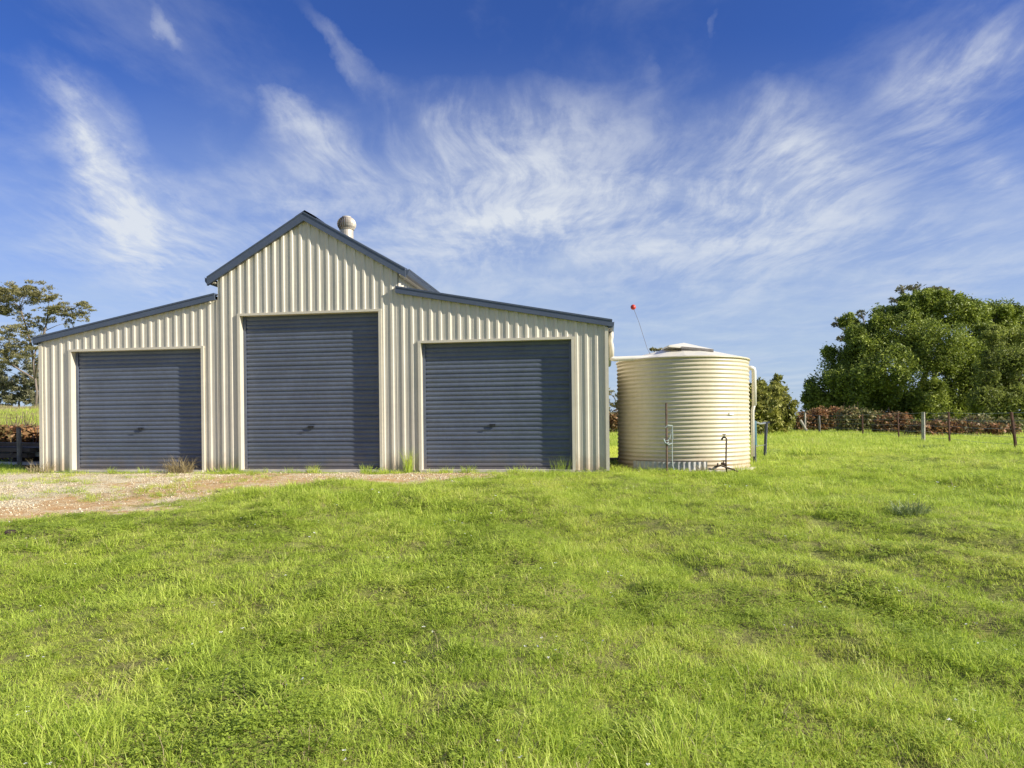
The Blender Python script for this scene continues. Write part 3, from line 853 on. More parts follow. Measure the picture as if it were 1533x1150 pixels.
# black pipe on the ground in the gap between shed and tank
q0 = at(905, 689, 15.2); q1 = at(930, 688, 15.2)
a = MB(); a.tube([(q0.x - .3, q0.y, .04), ((q0.x + q1.x) / 2, q0.y, .06), (q1.x + .3, q1.y, .05)], .045, 8)
tag(a.build('black_pipe', M['dark']), 'black poly pipe lying on the ground behind the gap between shed and tank', 'pipe')

# ------------------------------------------------------------------ trees and brambles
def leaf_cards(P, size, rs, hang=0.0, aspect=0.45, up=0.0):
    """one folded leaf spray per point: 4 verts / 2 triangles"""
    n = len(P)
    d = rs.normal(size=(n, 3)); d[:, 2] = d[:, 2] * (1 - abs(hang)) - hang * 1.3 + up
    d /= np.linalg.norm(d, axis=1, keepdims=True) + 1e-9
    w = np.cross(d, rs.normal(size=(n, 3))); w /= np.linalg.norm(w, axis=1, keepdims=True) + 1e-9
    L = size * rs.uniform(.6, 1.4, (n, 1)); W = L * aspect
    nn = np.cross(d, w)
    a = P - d * L * .5; b = P + w * W * .5 + nn * W * .15; c = P + d * L * .5; e = P - w * W * .5 + nn * W * .15
    V = np.stack([a, b, c, e], 1).reshape(-1, 3)
    Q = np.arange(4 * n).reshape(n, 4)
    return V, Q


def crown_points(blobs, dens, rs, shell=0.55):
    out = []
    for (c, rx, ry, rz) in blobs:
        n = max(12, int(dens * (rx * ry + ry * rz + rx * rz)))
        d = rs.normal(size=(n, 3)); d /= np.linalg.norm(d, axis=1, keepdims=True)
        r = (shell + (1 - shell) * rs.rand(n, 1)) * (1 + 0.22 * (rs.rand(n, 1) - .5))
        # lumpy surface
        lump = 1 + .28 * np.sin(d[:, :1] * 5 + c[0] * 3) * np.cos(d[:, 1:2] * 4 + c[2] * 5)
        out.append(np.array(c) + d * r * lump * np.array([rx, ry, rz]))
    return np.concatenate(out)


def tree(name, label, cat, base, blobs, leaf_m, bark_m, leaf=0.2, dens=60, trunk_r=.25, hubs=None, hang=0., aspect=.45, shell=.55, seed=1, group=None, up=0., limbs=True, scat=.85, nsub=7):
    rs = np.random.RandomState(seed)
    root = thing(name, label, cat, base, 0, group)
    B = Vector(base)
    rel = [((c[0] - B.x, c[1] - B.y, c[2] - B.z), rx, ry, rz) for (c, rx, ry, rz) in blobs]
    sub = []
    for (c, rx, ry, rz) in rel:
        for _ in range(nsub):
            d = rs.normal(size=3); d /= np.linalg.norm(d); k = rs.uniform(.28, .5)
            sub.append(((c[0] + d[0] * rx * scat, c[1] + d[1] * ry * scat, c[2] + d[2] * rz * scat), rx * k, ry * k, rz * k))
    P = np.concatenate([crown_points(rel, dens * .40, rs, shell), crown_points(sub, dens * .75, rs, .3)])
    V, Q = leaf_cards(P, leaf, rs, hang, aspect, up)
    np_mesh('crown', V, Q, leaf_m, root)
    tk = MB()
    hubs = [Vector(h) - B for h in hubs] if hubs else [Vector((0, 0, max(.6, .35 * max(c[2] for c, *_ in rel))))]
    for i, h in enumerate(hubs):
        s0 = Vector((rs.uniform(-.1, .1), rs.uniform(-.1, .1), -.2)) if i == 0 else (Vector((0, 0, -.2)) if h.z < hubs[0].z * .9 else hubs[0] * .85)
        mid = (s0 + h) / 2 + Vector((rs.uniform(-.2, .2), rs.uniform(-.2, .2), 0))
        tk.tube([s0, mid, h], [trunk_r if i == 0 else trunk_r * .6, trunk_r * .75 if i == 0 else trunk_r * .5, trunk_r * .5], 8)
    if limbs:
        for (c, rx, ry, rz) in rel:
            c = Vector(c); lower = [h for h in hubs if h.z < c.z + .3] or hubs
            h = min(lower, key=lambda q: (q - c).length)
            mid = (h + c) / 2 + Vector((rs.uniform(-.15, .15), rs.uniform(-.15, .15), rs.uniform(-.1, .25))) * (c - h).length * .4
            r = trunk_r * .30
            tk.tube([h, mid, c - Vector((0, 0, rz * .4))], [r, r * .6, r * .3], 6)
            for _ in range(3):
                e = c + Vector((rs.uniform(-1, 1) * rx, rs.uniform(-1, 1) * ry, rs.uniform(-.3, .7) * rz)) * .8
                tk.tube([mid.lerp(c, .6), e], [r * .35, r * .12], 5)
    tk.build('trunk', bark_m, root, smooth=True)
    return root


def pb(px, py, rx, ry, Z, dz=0.0, ryd=None):
    """blob centred at a photo pixel; radii in photo pixels at distance Z+dz"""
    c = at(px, py, Z + dz); k = (Z + dz) / F
    return ((c.x, c.y, c.z), rx * k, (ryd if ryd else (rx + ry) / 2 * k), ry * k)


M['leaf_dark'] = foliage('leaves_dark_green', [(0.045, 0.072, 0.014), (0.21, 0.265, 0.038), (0.46, 0.52, 0.08)], trans=.30)
M['leaf_light'] = foliage('leaves_yellow_green', [(0.06, 0.078, 0.018), (0.22, 0.26, 0.048), (0.45, 0.49, 0.105)], trans=.35)
M['leaf_bush'] = foliage('leaves_bush', [(0.11, 0.12, 0.03), (0.28, 0.285, 0.058), (0.46, 0.43, 0.1)], trans=.30)
M['leaf_gum'] = foliage('leaves_gum', [(0.11, 0.105, 0.05), (0.23, 0.215, 0.09), (0.36, 0.32, 0.14)], trans=.25, scale=.5)
M['leaf_grey'] = foliage('leaves_grey_green', [(0.11, 0.115, 0.07), (0.2, 0.2, 0.115), (0.28, 0.26, 0.15)], trans=.25)
M['leaf_bramble'] = foliage('leaves_bramble', [(0.06, 0.068, 0.022), (0.17, 0.135, 0.05), (0.36, 0.19, 0.085), (0.48, 0.24, 0.115)], trans=.30, scale=1.6)
M['leaf_bramble_green'] = foliage('leaves_bramble_green', [(0.06, 0.08, 0.024), (0.16, 0.18, 0.055), (0.29, 0.26, 0.1), (0.38, 0.2, 0.1)], trans=.30, scale=1.6)

# big dense tree behind the fence
Zt = 49.0
big = [(1240, 590, 34, 34, 0), (1262, 545, 34, 30, 1), (1290, 580, 40, 38, -2), (1300, 520, 36, 32, 0), (1285, 500, 22, 18, 2), (1330, 560, 42, 42, -3), (1345, 500, 42, 34, 0),
       (1370, 465, 32, 24, 1), (1395, 450, 28, 16, 1), (1400, 520, 44, 44, -2), (1420, 470, 34, 26, 1), (1380, 600, 44, 34, -2), (1455, 475, 30, 24, 2), (1450, 530, 40, 40, 0),
       (1440, 590, 42, 40, 0), (1490, 470, 30, 22, 3), (1510, 520, 40, 40, 3), (1320, 470, 18, 14, 3), (1220, 618, 20, 18, 0), (1325, 612, 36, 26, -1), (1270, 480, 12, 12, 3), (1545, 500, 40, 36, 4), (1250, 612, 30, 24, 0), (1212, 596, 12, 12, 0), (1290, 618, 30, 20, -2), (1350, 625, 34, 20, -2), (1400, 625, 30, 20, -1), (1230, 605, 18, 20, 0), (1440, 622, 34, 22, -1), (1490, 560, 40, 44, 0), (1495, 615, 36, 24, -1)]
bb_ = [pb(x, y, rx, ry, Zt, dz) for x, y, rx, ry, dz in big]
tb0 = at(1372, 655, Zt)
tree('dense_tree', 'huge dark green dense round tree behind the wire fence', 'tree', (tb0.x, tb0.y, gz(tb0.x, tb0.y)), bb_, M['leaf_dark'], M['darkbark'], leaf=.19, dens=1500, trunk_r=.38,
     hubs=[at(1372, 590, Zt), at(1310, 580, Zt), at(1440, 575, Zt), at(1390, 520, Zt)], seed=3, shell=.45, hang=.1)
lt = [(1478, 565, 24, 26, 0), (1505, 540, 30, 30, 0), (1535, 560, 36, 40, 0), (1475, 600, 22, 22, -1), (1485, 605, 30, 24, -1), (1520, 610, 34, 30, -1), (1530, 505, 24, 20, 1), (1490, 505, 22, 16, 1), (1570, 600, 40, 40, 0), (1550, 640, 40, 20, -1)]
Zl = 42.0
tl = at(1510, 664, Zl)
tree('drooping_tree', 'paler yellow green drooping tree at the right edge in front of the dense dark tree', 'tree', (tl.x, tl.y, gz(tl.x, tl.y)), [pb(x, y, rx, ry, Zl, dz) for x, y, rx, ry, dz in lt],
     M['leaf_light'], M['darkbark'], leaf=.20, dens=900, trunk_r=.2, hubs=[at(1510, 610, Zl), at(1470, 600, Zl)], seed=5, hang=.55, aspect=.32, shell=.35)
# gum behind the big tree: sprigs over its top and sides
Zg = 56.0
gb = [(1350, 432, 10, 7), (1372, 430, 12, 6), (1398, 434, 14, 6), (1420, 437, 9, 5), (1340, 450, 8, 6), (1262, 480, 12, 6), (1252, 486, 6, 4), (1272, 494, 10, 8), (1258, 507, 6, 4), (1505, 468, 20, 10), (1530, 478, 24, 16), (1555, 490, 28, 20), (1290, 470, 8, 5)]
tg = at(1400, 640, Zg)
tree('gum_tree', 'grey green gum tree poking up from behind the huge dense tree', 'tree', (tg.x, tg.y, gz(tg.x, tg.y)), [pb(x, y, rx, ry, Zg) for x, y, rx, ry in gb], M['leaf_grey'], M['bark'],
     leaf=.30, dens=190, trunk_r=.3, hubs=[at(1400, 540, Zg), at(1300, 520, Zg), at(1370, 470, Zg), at(1500, 510, Zg)], seed=8, shell=.1, aspect=.3)
# yellow-green shrubs right of the tank
Zb = 36.0
sb1 = [(1150, 596, 20, 20, 0), (1128, 588, 16, 16, 0), (1132, 590, 18, 18, 0), (1148, 610, 20, 20, -1), (1128, 620, 20, 20, -1), (1140, 635, 22, 14, -1), (1138, 575, 10, 10, 0), (1112, 600, 18, 24, 0)]
b_ = at(1135, 650, Zb); tree('shrub', 'tall olive green shrub close against the right side of the tank', 'shrub', (b_.x, b_.y, gz(b_.x, b_.y)), [pb(x, y, rx, ry, Zb, dz) for x, y, rx, ry, dz in sb1],
     M['leaf_bush'], M['darkbark'], leaf=.24, dens=520, trunk_r=.08, seed=12, shell=.4)
sb2 = [(1155, 600, 20, 18, 0), (1158, 582, 13, 14, 0), (1150, 630, 22, 18, 0), (1168, 590, 14, 18, 0), (1172, 608, 18, 18, 0), (1160, 622, 20, 18, 0), (1175, 622, 15, 16, 0), (1163, 570, 7, 10, 0), (1172, 638, 17, 10, 0), (1162, 566, 4, 8, 0)]
b_ = at(1172, 650, Zb + 1.5); tree('shrub', 'pointed yellow green shrub between the tank and the brambles', 'shrub', (b_.x, b_.y, gz(b_.x, b_.y)), [pb(x, y, rx, ry, Zb + 1.5, dz) for x, y, rx, ry, dz in sb2],
     M['leaf_bush'], M['darkbark'], leaf=.20, dens=620, trunk_r=.07, seed=13, shell=.4)

# brambles behind the fence
BR = [
    ('wide rusty brown bramble bush behind the leaning strut', [(1200, 634, 16, 14), (1222, 630, 20, 16), (1245, 628, 18, 14), (1210, 645, 22, 10), (1240, 643, 22, 12)], 41.5, 'leaf_bramble', 21),
    ('green and rust bramble bush in the middle of the thicket', [(1270, 630, 18, 16), (1290, 632, 18, 16), (1268, 645, 20, 12), (1296, 645, 20, 12), (1306, 632, 12, 10)], 38.5, 'leaf_bramble_green', 22),
    ('reddish bramble bush left of the pale timber post', [(1322, 640, 16, 16), (1342, 638, 16, 18), (1350, 650, 14, 12), (1326, 652, 18, 10)], 35.0, 'leaf_bramble', 23),
    ('low rusty brambles between the pale post and the leaning steel post', [(1372, 648, 16, 12), (1395, 648, 18, 12), (1425, 646, 18, 12), (1450, 649, 18, 10), (1480, 650, 18, 11), (1505, 652, 16, 11)], 31.0, 'leaf_bramble', 24),
    ('low green undergrowth below the huge dense tree', [(1372, 648, 14, 12), (1410, 640, 20, 14), (1460, 640, 26, 14), (1505, 644, 22, 14)], 33.5, 'leaf_bramble_green', 25),
    ('rusty red brown scrub bush on the cut bank behind the timber stack', [(8, 652, 12, 8), (24, 655, 12, 7), (40, 652, 12, 9), (55, 655, 12, 8), (-8, 655, 14, 9)], 18.6, 'leaf_bramble', 28),
    ('dark bramble hedge seen through the gap between shed and tank', [(900, 632, 14, 14), (918, 634, 12, 14), (936, 632, 16, 14), (880, 634, 16, 14)], 44.0, 'leaf_bramble', 26),
]
for lb, bl, Z, mt, sd in BR:
    b_ = at(sum(x[0] for x in bl) / len(bl), 652, Z)
    rs = np.random.RandomState(sd)
    root = thing('bramble_bush', lb, 'bramble', (b_.x, b_.y, gz(b_.x, b_.y)), 0, 'brambles behind the fence')
    P = crown_points([((c[0] - b_.x, c[1] - b_.y, c[2] - root.location.z), rx, max(ry, .7), rz) for c, rx, ry, rz in [pb(x, y, rx, ry, Z) for x, y, rx, ry in bl] + [pb(x + 5, y - 9, rx * .8, ry * .75, Z) for x, y, rx, ry in bl]], 900, rs, .35)
    P = P[P[:, 2] > -.02]
    V, Q = leaf_cards(P, .15, rs, .1, .6); np_mesh('foliage', V, Q, M[mt], root)
    a = MB()
    for k in range(80):
        p = P[rs.randint(len(P))]; f0 = Vector((p[0] + rs.uniform(-.4, .4), p[1] + rs.uniform(-.3, .3), -.1))
        e = Vector(p) + Vector((rs.uniform(-.2, .2), rs.uniform(-.2, .2), rs.uniform(.0, .5)))
        a.tube([f0, (f0 + e) / 2 + Vector((rs.uniform(-.1, .1), 0, .2)), e], [.014, .012, .006], 4)
    a.build('stems', M['brownpipe'], root, kind='stuff')

# trees seen through and above the gap by the tank
Zs = 75.0
gb2 = [(912, 586, 9, 5), (926, 592, 10, 4), (908, 600, 7, 4), (922, 604, 9, 5), (934, 610, 10, 7), (910, 618, 10, 8), (978, 523, 6, 3), (990, 524, 7, 3), (985, 534, 14, 6), (960, 560, 16, 8), (1000, 556, 20, 10), (945, 585, 12, 7), (1010, 590, 20, 10), (970, 600, 22, 12)]
tg = at(966, 645, Zs)
tree('gum_tree', 'distant thin gum tree whose top shows above the tank and in the gap beside it', 'tree', (tg.x, tg.y, gz(tg.x, tg.y)), [pb(x, y, rx, ry, Zs) for x, y, rx, ry in gb2], M['leaf_gum'], M['bark'], leaf=.40, dens=130, trunk_r=.28,
     hubs=[at(966, 600, Zs), at(925, 612, Zs), at(985, 545, Zs)], seed=31, shell=.15, aspect=.3)

# gums on the paddock crest at the left
Zq = 54.0
GL = [(41, 437, 22, 9), (28, 443, 16, 8), (56, 440, 12, 6), (11, 449, 14, 9), (-6, 452, 14, 10), (75, 445, 10, 3), (105, 463, 18, 5), (92, 466, 10, 4), (125, 457, 6, 3), (122, 474, 6, 5), (103, 479, 4, 8), (73, 465, 12, 3), (72, 478, 8, 4), (32, 473, 8, 4), (11, 465, 8, 4),
      (42, 485, 6, 3), (13, 494, 14, 5), (42, 499, 14, 8), (57, 482, 5, 4), (8, 517, 12, 7), (-10, 512, 14, 10), (36, 528, 14, 7), (24, 520, 8, 5), (8, 534, 12, 6), (-14, 535, 14, 10)]
tq = at(54, 612, Zq)
tree('gum_tree', 'tall spreading gum tree with flat olive clumps left of the shed', 'tree', (tq.x, tq.y, gz(tq.x, tq.y)), [pb(x, y, rx * 1.05, ry * 1.1, Zq) for x, y, rx, ry in GL], M['leaf_gum'], M['bark'], leaf=.17, dens=470, trunk_r=.12,
     hubs=[at(52, 560, Zq), at(54, 520, Zq), at(40, 495, Zq), at(66, 496, Zq), at(72, 470, Zq), at(30, 460, Zq), at(10, 540, Zq)], seed=41, shell=.1, aspect=.3, hang=.35, scat=1.6, nsub=24)
GL2 = [(4, 551, 9, 7), (40, 543, 12, 8), (48, 559, 10, 8), (4, 578, 8, 12), (21, 578, 12, 10), (38, 572, 10, 8), (29, 593, 14, 8), (52, 597, 10, 9), (46, 584, 9, 8), (10, 598, 12, 7), (62, 580, 12, 14), (-15, 580, 14, 16), (70, 600, 12, 10)]
tq = at(30, 612, Zq + 5)
tree('gum_tree', 'lower dark bushy gum standing behind the foot of the tall spreading gum', 'tree', (tq.x, tq.y, gz(tq.x, tq.y)), [pb(x, y, rx, ry, Zq + 5) for x, y, rx, ry in GL2], M['leaf_grey'], M['darkbark'], leaf=.24, dens=420, trunk_r=.10,
     hubs=[at(30, 590, Zq + 5), at(45, 570, Zq + 5)], seed=42, shell=.15, aspect=.32, hang=.3, scat=1.4, nsub=18)

# ------------------------------------------------------------------ grass
def grass_mat(name, stops, trans=.48):
    m, T, out = new_mat(name)
    geo = T.node('ShaderNodeNewGeometry'); P = geo.outputs['Position']
    r = geo.outputs['Random Per Island']; oi = T.node('ShaderNodeObjectInfo').outputs['Random']
    n = T.noise(P, 0.75, 4.0, 0.6); n2 = T.noise(P, 0.16, 3.0, 0.5)
    f = T.math('ADD', T.math('MULTIPLY', r, .36), T.math('MULTIPLY', oi, .26))
    f = T.math('ADD', f, T.math('MULTIPLY', T.ramp(n, .32, .68), .28)); f = T.math('ADD', f, T.math('MULTIPLY', T.ramp(n2, .35, .65), .10))
    cr = T.node('ShaderNodeValToRGB', {0: f}); els = cr.color_ramp.elements
    while len(els) < len(stops): els.new(.5)
    for k, (p, c) in enumerate(stops): els[k].position = p; els[k].color = (*c, 1)
    d = T.node('ShaderNodeBsdfPrincipled', {'Base Color': cr.outputs[0], 'Roughness': .5}); d.inputs['Specular IOR Level'].default_value = .35
    t = T.node('ShaderNodeBsdfTranslucent', {'Color': cr.outputs[0]})
    mx = T.node('ShaderNodeMixShader', {0: trans, 1: d.outputs[0], 2: t.outputs[0]})
    T.l.new(mx.outputs[0], out.inputs[0]); return m


M['grass'] = grass_mat('pasture_grass', [(0.0, (0.20, 0.26, 0.036)), (.22, (0.375, 0.495, 0.062)), (.5, (0.555, 0.67, 0.10)), (.75, (0.67, 0.69, 0.17)), (1.0, (0.70, 0.60, 0.31))])
M['clover'] = grass_mat('broadleaf_weeds', [(0.0, (0.19, 0.26, 0.034)), (.5, (0.39, 0.50, 0.064)), (1.0, (0.54, 0.62, 0.11))], .45)
M['weed_grey'] = grass_mat('grey_green_weed', [(0.0, (0.14, 0.18, 0.06)), (.5, (0.24, 0.30, 0.11)), (1.0, (0.36, 0.40, 0.19))], .3)
M['straw'] = grass_mat('dry_straw', [(0.0, (0.22, 0.17, 0.08)), (.5, (0.36, 0.29, 0.15)), (1.0, (0.50, 0.42, 0.25))], .25)


def blades(n, rad, l0, l1, w, lean, rs, nseg=3, curl=.6):
    """n bent tapering blades growing from a disc"""
    V, Fc = [], []
    for i in range(n):
        t = rs.uniform(0, 6.283); r = rad * math.sqrt(rs.rand()); x, y = r * math.cos(t), r * math.sin(t)
        L = rs.uniform(l0, l1); a = t + rs.normal() * 1.0; tilt = abs(rs.normal()) * lean * .5 + lean * .3
        dx, dy = math.cos(a), math.sin(a); sx_, sy_ = -dy, dx
        ww = w * rs.uniform(.7, 1.3); p = np.array([x, y, -.01]); ang = tilt * .4; base = len(V)
        tw = rs.uniform(-.8, .8); sx_, sy_ = sx_ * math.cos(tw) + dx * math.sin(tw), sy_ * math.cos(tw) + dy * math.sin(tw)
        for k in range(nseg + 1):
            wk = ww * (1 - (k / nseg) ** 1.6) * .5
            if k == nseg: V.append(tuple(p))
            else: V.append((p[0] - sx_ * wk, p[1] - sy_ * wk, p[2])); V.append((p[0] + sx_ * wk, p[1] + sy_ * wk, p[2]))
            st_ = L / nseg; p = p + st_ * np.array([dx * math.sin(ang), dy * math.sin(ang), math.cos(ang)]); ang += curl * tilt * rs.uniform(.6, 1.4)
        for k in range(nseg - 1): Fc.append((base + 2 * k, base + 2 * k + 1, base + 2 * k + 3, base + 2 * k + 2))
        k = nseg - 1; Fc.append((base + 2 * k, base + 2 * k + 1, base + 2 * k + 2))
    return V, Fc


def leaflets(n, rad, h, size, rs):
    V, Fc = [], []
    for i in range(n):
        t = rs.uniform(0, 6.283); r = rad * math.sqrt(rs.rand()); c = np.array([r * math.cos(t), r * math.sin(t), rs.uniform(.25, 1) * h])
        for j in range(3):
            a = t + j * 2.094 + rs.uniform(-.3, .3); d = np.array([math.cos(a), math.sin(a), rs.uniform(-.1, .5)]); s_ = np.array([-math.sin(a), math.cos(a), rs.uniform(-.3, .3)])
            L = size * rs.uniform(.7, 1.3); b = len(V)
            V += [tuple(c), tuple(c + d * L * .6 + s_ * L * .42), tuple(c + d * L), tuple(c + d * L * .6 - s_ * L * .42)]; Fc.append((b, b + 1, b + 2, b + 3))
    return V, Fc


def scatter(name, pts, rot, scl, idx, variants, mats):
    """ONE object of kind stuff: instances of clump meshes on its own points"""
    col = bpy.data.collections.new(name + '_clumps')
    for i, (V, Fc) in enumerate(variants):
        me = bpy.data.meshes.new('clump'); me.from_pydata(V, [], Fc); me.materials.append(mats[i]); me.update()
        col.objects.link(bpy.data.objects.new('clump_%02d' % i, me))
    me = bpy.data.meshes.new(name); me.vertices.add(len(pts)); me.vertices.foreach_set('co', np.ascontiguousarray(pts, np.float32).ravel())
    a = me.attributes.new('turn', 'FLOAT_VECTOR', 'POINT'); a.data.foreach_set('vector', np.ascontiguousarray(rot, np.float32).ravel())
    a = me.attributes.new('size', 'FLOAT_VECTOR', 'POINT'); a.data.foreach_set('vector', np.ascontiguousarray(scl, np.float32).ravel())
    a = me.attributes.new('pick', 'INT', 'POINT'); a.data.foreach_set('value', np.ascontiguousarray(idx, np.int32))
    o = link(name, me, None, kind='stuff')
    g = bpy.data.node_groups.new(name, 'GeometryNodeTree'); N = NT(g)
    g.interface.new_socket('Geometry', in_out='INPUT', socket_type='NodeSocketGeometry'); g.interface.new_socket('Geometry', in_out='OUTPUT', socket_type='NodeSocketGeometry')
    gi = N.node('NodeGroupInput'); go = N.node('NodeGroupOutput')
    ci = N.node('GeometryNodeCollectionInfo'); ci.inputs['Collection'].default_value = col; ci.inputs['Separate Children'].default_value = True; ci.inputs['Reset Children'].default_value = True
    def attr(nm, ty):
        n = N.node('GeometryNodeInputNamedAttribute', data_type=ty); n.inputs['Name'].default_value = nm; return n.outputs[0]
    e2r = N.node('FunctionNodeEulerToRotation', {0: attr('turn', 'FLOAT_VECTOR')})
    ip = N.node('GeometryNodeInstanceOnPoints', {'Points': gi.outputs[0], 'Instance': ci.outputs[0], 'Pick Instance': True, 'Instance Index': attr('pick', 'INT'), 'Rotation': e2r.outputs[0], 'Scale': attr('size', 'FLOAT_VECTOR')})
    N.l.new(ip.outputs[0], go.inputs[0])
    md = o.modifiers.new('scatter', 'NODES'); md.node_group = g
    return o


def in_things(x, y):
    s, q = facade_sq(x, y)
    shed_ = (q < 0.04) & (q > -9.2) & (s > -9.84) & (s < 1.80)
    tank_ = np.hypot(x - TANK.x, y - TANK.y) < TANK_R + .07
    return shed_ | tank_


def lawn():
    rs = np.random.RandomState(77)
    var, mats = [], []
    for k in range(5): var.append(blades(52, .115, .035, .085, .0044, 1.6, rs)); mats.append(M['grass'])       # 0-4 short turf
    for k in range(4): var.append(blades(40, .085, .06, .14, .0050, 1.2, rs)); mats.append(M['grass'])        # 5-8 longer tufts
    for k in range(3): var.append(leaflets(34, .11, .055, .014, rs)); mats.append(M['clover'])                 # 9-11 broadleaf weeds
    for k in range(2): var.append(blades(12, .11, .05, .16, .0034, 1.9, rs)); mats.append(M['straw'])          # 12-13 dry straw
    for k in range(2): var.append(blades(60, .22, .08, .22, .011, .9, rs)); mats.append(M['grass'])           # 14-15 coarse, for the distance
    for k in range(2): var.append(blades(40, .22, .10, .24, .012, .6, rs)); mats.append(M['straw'])           # 16-17 tall dry heads
    for k in range(2): var.append(leaflets(2, .10, .09, .012, rs)); mats.append(M['petal'])                      # 18-19 small white flowers
    P, ROT, SC_, IDX = [], [], [], []
    bands = [(1.2, 3.2, 420, .92), (3.2, 5, 330, .95), (5, 8, 230, 1.05), (8, 12, 150, 1.15), (12, 17, 80, 1.3), (17, 28, 26, 1.0), (28, 48, 12, 1.25)]
    for z0, z1, dens, sc in bands:
        W = .82 * z1 + 2.6; n = int(dens * 2 * W * (z1 - z0))
        x = rs.uniform(-W, W, n); y = rs.uniform(z0, z1, n)
        ok = (np.abs(x) < .82 * y + 2.6) & ~in_things(x, y)
        s, q = facade_sq(x, y)
        ok &= ~((q < -.3) & (x < .5) & (x > -.66 * y - 1))                # behind the shed
        x, y = x[ok], y[ok]; n = len(x)
        tr = track(x, y)
        n1 = vnoise(x, y, 1.1, 31); n2 = vnoise(x, y, 3.4, 32); n3 = vnoise(x, y, .45, 33)
        patch = .6 * n1 + .4 * n2
        s, q = facade_sq(x, y)
        # on the track grass survives in sparse tufts; bare specks in the lawn
        keep = rs.rand(n) < np.where(tr > .02, (1 - tr) ** 1.3 + .36 * sst(.46, .70, patch) * tr, 1.0)
        hill = sst(-9.8, -11.4, x)
        keep &= ~((hill > .3) & (y > 14.8) & (y < 20.2) & (rs.rand(n) < .15 + .82 * sst(.35, .6, vnoise(x, y, 1.2, 63))))
        bare = sst(.80, .92, vnoise(x, y, 2.1, 35)) * sst(9, 4, y) * .5
        keep &= rs.rand(n) > bare
        keep &= ~((q > 0) & (q < .30) & (s < 1.6) & (rs.rand(n) < .65))
        keep &= ~(np.exp(-(((x - HOLLOW[0]) / .17) ** 2 + ((y - HOLLOW[1]) / .10) ** 2)) > .45)
        x, y, tr, n1, n2, n3, hill = [v[keep] for v in (x, y, tr, n1, n2, n3, hill)]; n = len(x)
        u = rs.rand(n); idx = np.where(u < .62, rs.randint(0, 5, n), rs.randint(5, 9, n))
        tall = sst(.50, .75, n1)
        idx = np.where(rs.rand(n) < .45 * (1 - tall) , rs.randint(0, 5, n), idx)
        weeds = sst(.55, .72, vnoise(x, y, .8, 36)) * sst(11, 7, y)
        idx = np.where(rs.rand(n) < .10 + .40 * weeds, rs.randint(9, 12, n), idx)
        idx = np.where(rs.rand(n) < .08 + .18 * sst(.58, .8, n2) + .38 * (tr > .15), rs.randint(12, 14, n), idx)
        far = y > 17
        idx = np.where(far, rs.randint(14, 16, n), idx)
        idx = np.where(far & (hill > .5) & (rs.rand(n) < .35 + .5 * sst(36, 46, y)), rs.randint(16, 18, n), idx)
        idx = np.where((rs.rand(n) < .006) & (tr < .1) & (y < 14), rs.randint(18, 20, n), idx)
        k = sc * rs.uniform(.72, 1.25, n) * (.74 + .55 * n1) * np.where(tr > .1, .75, 1.0)
        zs = k * rs.uniform(.75, 1.25, n) * (.36 + .38 * n3 + .46 * n2)
        P.append(np.stack([x, y, height(x, y)], -1)); IDX.append(idx)
        ROT.append(np.stack([rs.normal(size=n) * .14, rs.normal(size=n) * .14, rs.uniform(0, 6.283, n)], -1)); SC_.append(np.stack([k, k, zs], -1))
    o = scatter('pasture_grass', np.concatenate(P), np.concatenate(ROT), np.concatenate(SC_), np.concatenate(IDX), var, mats)
    tag(o, 'bright green uneven pasture grass covering the sloping ground', 'grass')


lawn()


def gravel():
    rs = np.random.RandomState(5); V, Q = [], []
    x = rs.uniform(-13, 0, 60000); y = rs.uniform(6, 14.2, 60000); t = track(x, y); k = (rs.rand(len(x)) < t * (.15 + .85 * sst(.42, .62, vnoise(x, y, .9, 55)))) & ~in_things(x, y) & (np.abs(x) < .8 * y + .6)
    x, y = x[k], y[k]; n = len(x); z = height(x, y)
    r = rs.uniform(.005, .015, (n, 1, 1)) * (1 + .8 * (rs.rand(n, 1, 1) > .97))
    o6 = np.array([(1, 0, 0), (0, 1, 0), (-1, 0, 0), (0, -1, 0), (0, 0, .7), (0, 0, -.5)], float)[None] * r * rs.uniform(.6, 1.4, (n, 6, 1))
    a = rs.uniform(0, 6.28, n); c, s = np.cos(a)[:, None], np.sin(a)[:, None]
    o6 = np.stack([o6[..., 0] * c - o6[..., 1] * s, o6[..., 0] * s + o6[..., 1] * c, o6[..., 2]], -1)
    V = (np.stack([x, y, z + .003], -1)[:, None] + o6).reshape(-1, 3)
    T3 = np.array([(0, 1, 4), (1, 2, 4), (2, 3, 4), (3, 0, 4), (1, 0, 5), (2, 1, 5), (3, 2, 5), (0, 3, 5)])
    Fq = (np.arange(n)[:, None, None] * 6 + T3[None]).reshape(-1, 3)
    m, T, out = new_mat('gravel_stones'); geo = T.node('ShaderNodeNewGeometry')
    cr = T.node('ShaderNodeValToRGB', {0: geo.outputs['Random Per Island']}); e = cr.color_ramp.elements
    e[0].color = (.36, .27, .15, 1); e[1].color = (.72, .66, .50, 1); e.new(.55).color = (.55, .46, .30, 1)
    b = T.node('ShaderNodeBsdfPrincipled', {'Base Color': cr.outputs[0], 'Roughness': .9}); T.l.new(b.outputs[0], out.inputs[0])
    o = np_mesh('gravel', V, Fq, m, kind='stuff'); tag(o, 'pale loose gravel on the worn track before the doors', 'gravel')


gravel()


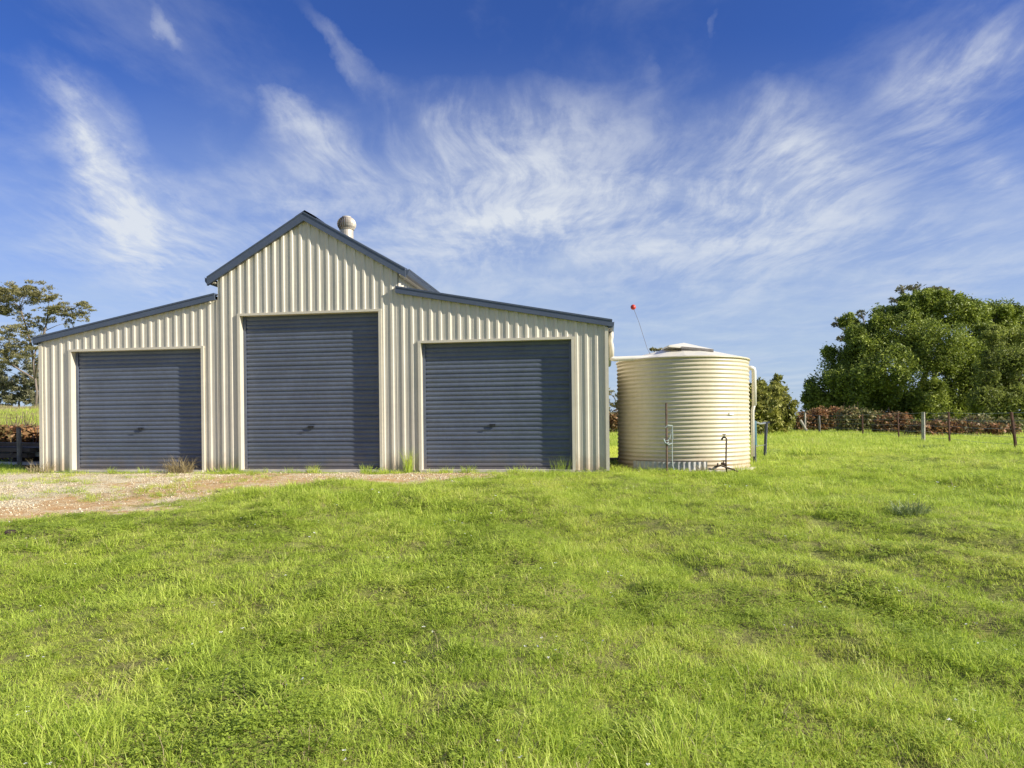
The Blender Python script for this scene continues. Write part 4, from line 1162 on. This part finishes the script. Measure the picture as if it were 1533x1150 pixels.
def tuft(name, label, px, py, Z, wpx, hpx, mat, n, seed, group='weeds along the foot of the shed', w=.007, lean=.6, cat='weed'):
    rs = np.random.RandomState(seed); p = at(px, py, Z); k = Z / F
    V, Fc = blades(int(n * 1.5), wpx * k * .36, hpx * k * .6, hpx * k * 1.6, w, lean, rs, 4)
    me = bpy.data.meshes.new(name); me.from_pydata(V, [], Fc); me.update()
    o = link(name, me, mat, loc=(p.x, p.y, gz(p.x, p.y))); o.location.z = gz(p.x, p.y)
    return tag(o, label, cat, group)


def fz(px, q=.10):
    """distance of the facade at a photo column, a little in front of the wall"""
    u = (px - CX) / F; s = (FZ) * u / (ca + u * sa); return facade(s, 0, q).y


tuft('dry_weed', 'dry straw coloured weed clump at the right foot of the left roller door', 270, 706, fz(270, .22), 52, 26, M['straw'], 190, 61, w=.008, lean=.9)
tuft('grass_tuft', 'tall pointed green tuft against the wall between the middle and right doors', 611, 708, fz(611, .14), 18, 30, M['grass'], 70, 62, lean=.35)
tuft('grass_tuft', 'green tuft at the middle door threshold just right of its handle', 470, 711, fz(470, .2), 32, 13, M['grass'], 70, 63, lean=.9)
tuft('grass_tuft', 'small tuft near the right end of the middle door threshold', 548, 711, fz(548, .2), 24, 13, M['grass'], 55, 64)
tuft('grass_tuft', 'low tuft at the left end of the right door threshold', 668, 711, fz(668, .2), 30, 10, M['grass'], 55, 65, lean=.9)
tuft('grass_tuft', 'bushy dark tuft on the right door threshold left of its handle', 702, 711, fz(702, .2), 34, 12, M['clover'], 80, 66, lean=.9)
tuft('grass_tuft', 'low tuft on the right door threshold below and right of its handle', 770, 711, fz(770, .2), 30, 11, M['grass'], 60, 67, lean=.9)
tuft('grass_tuft', 'wispy blue green grass in the right corner of the right door', 840, 709, fz(840, .16), 40, 22, M['clover'], 60, 68, lean=.4, w=.005)
tuft('grass_tuft', 'green tuft at the foot of the wall left of the middle door', 345, 710, fz(345, .15), 40, 12, M['grass'], 80, 69, lean=.8)
tuft('grass_tuft', 'scruffy tuft at the left front corner of the shed', 62, 709, fz(62, .18), 46, 18, M['straw'], 90, 70, lean=.8)
tuft('grass_tuft', 'small green tuft on the left door threshold', 165, 712, fz(165, .22), 22, 10, M['grass'], 40, 71, lean=.9)
tuft('grass_tuft', 'low green tuft left of the dry weed clump', 215, 712, fz(215, .22), 22, 9, M['grass'], 40, 72, lean=.9)
tuft('grass_tuft', 'yellowing tuft growing at the front foot of the tank beside the tap', 1050, 709, 12.1, 22, 16, M['straw'], 50, 73, group='weeds at the tank')
tuft('grass_tuft', 'green tuft at the right front foot of the tank', 1108, 708, 12.2, 30, 14, M['grass'], 70, 74, group='weeds at the tank')
tuft('weed_clump', 'grey green coarse weed clump standing out on the right lawn', 1362, 790, 7.6, 66, 20, M['weed_grey'], 190, 75, group='coarse weed clumps on the lawn', w=.010, lean=1.1)
tuft('weed_clump', 'smaller dark weed clump on the far right lawn below the pale post', 1395, 672, 20.5, 50, 8, M['weed_grey'], 150, 76, group='coarse weed clumps on the lawn', w=.02, lean=1.1)

# a dark clod by the track
kc = at(17, 812, 7.2)
a = MB(); a.ball((0, 0, 0), .055, 12, 8, .6); a.ball((.05, .02, -.005), .04, 10, 6, .6)
a.v = [tuple(np.array(v) * (1 + .5 * (vnoise([v[0] * 30 + 9], [v[1] * 30 + v[2] * 40], 1.0, 3)[0] - .5))) for v in a.v]
tag(a.build('earth_clod', M['clod'], loc=(kc.x, kc.y, gz(kc.x, kc.y) + .03)), 'small dark earth clod at the left edge where the track meets grass', 'clod')
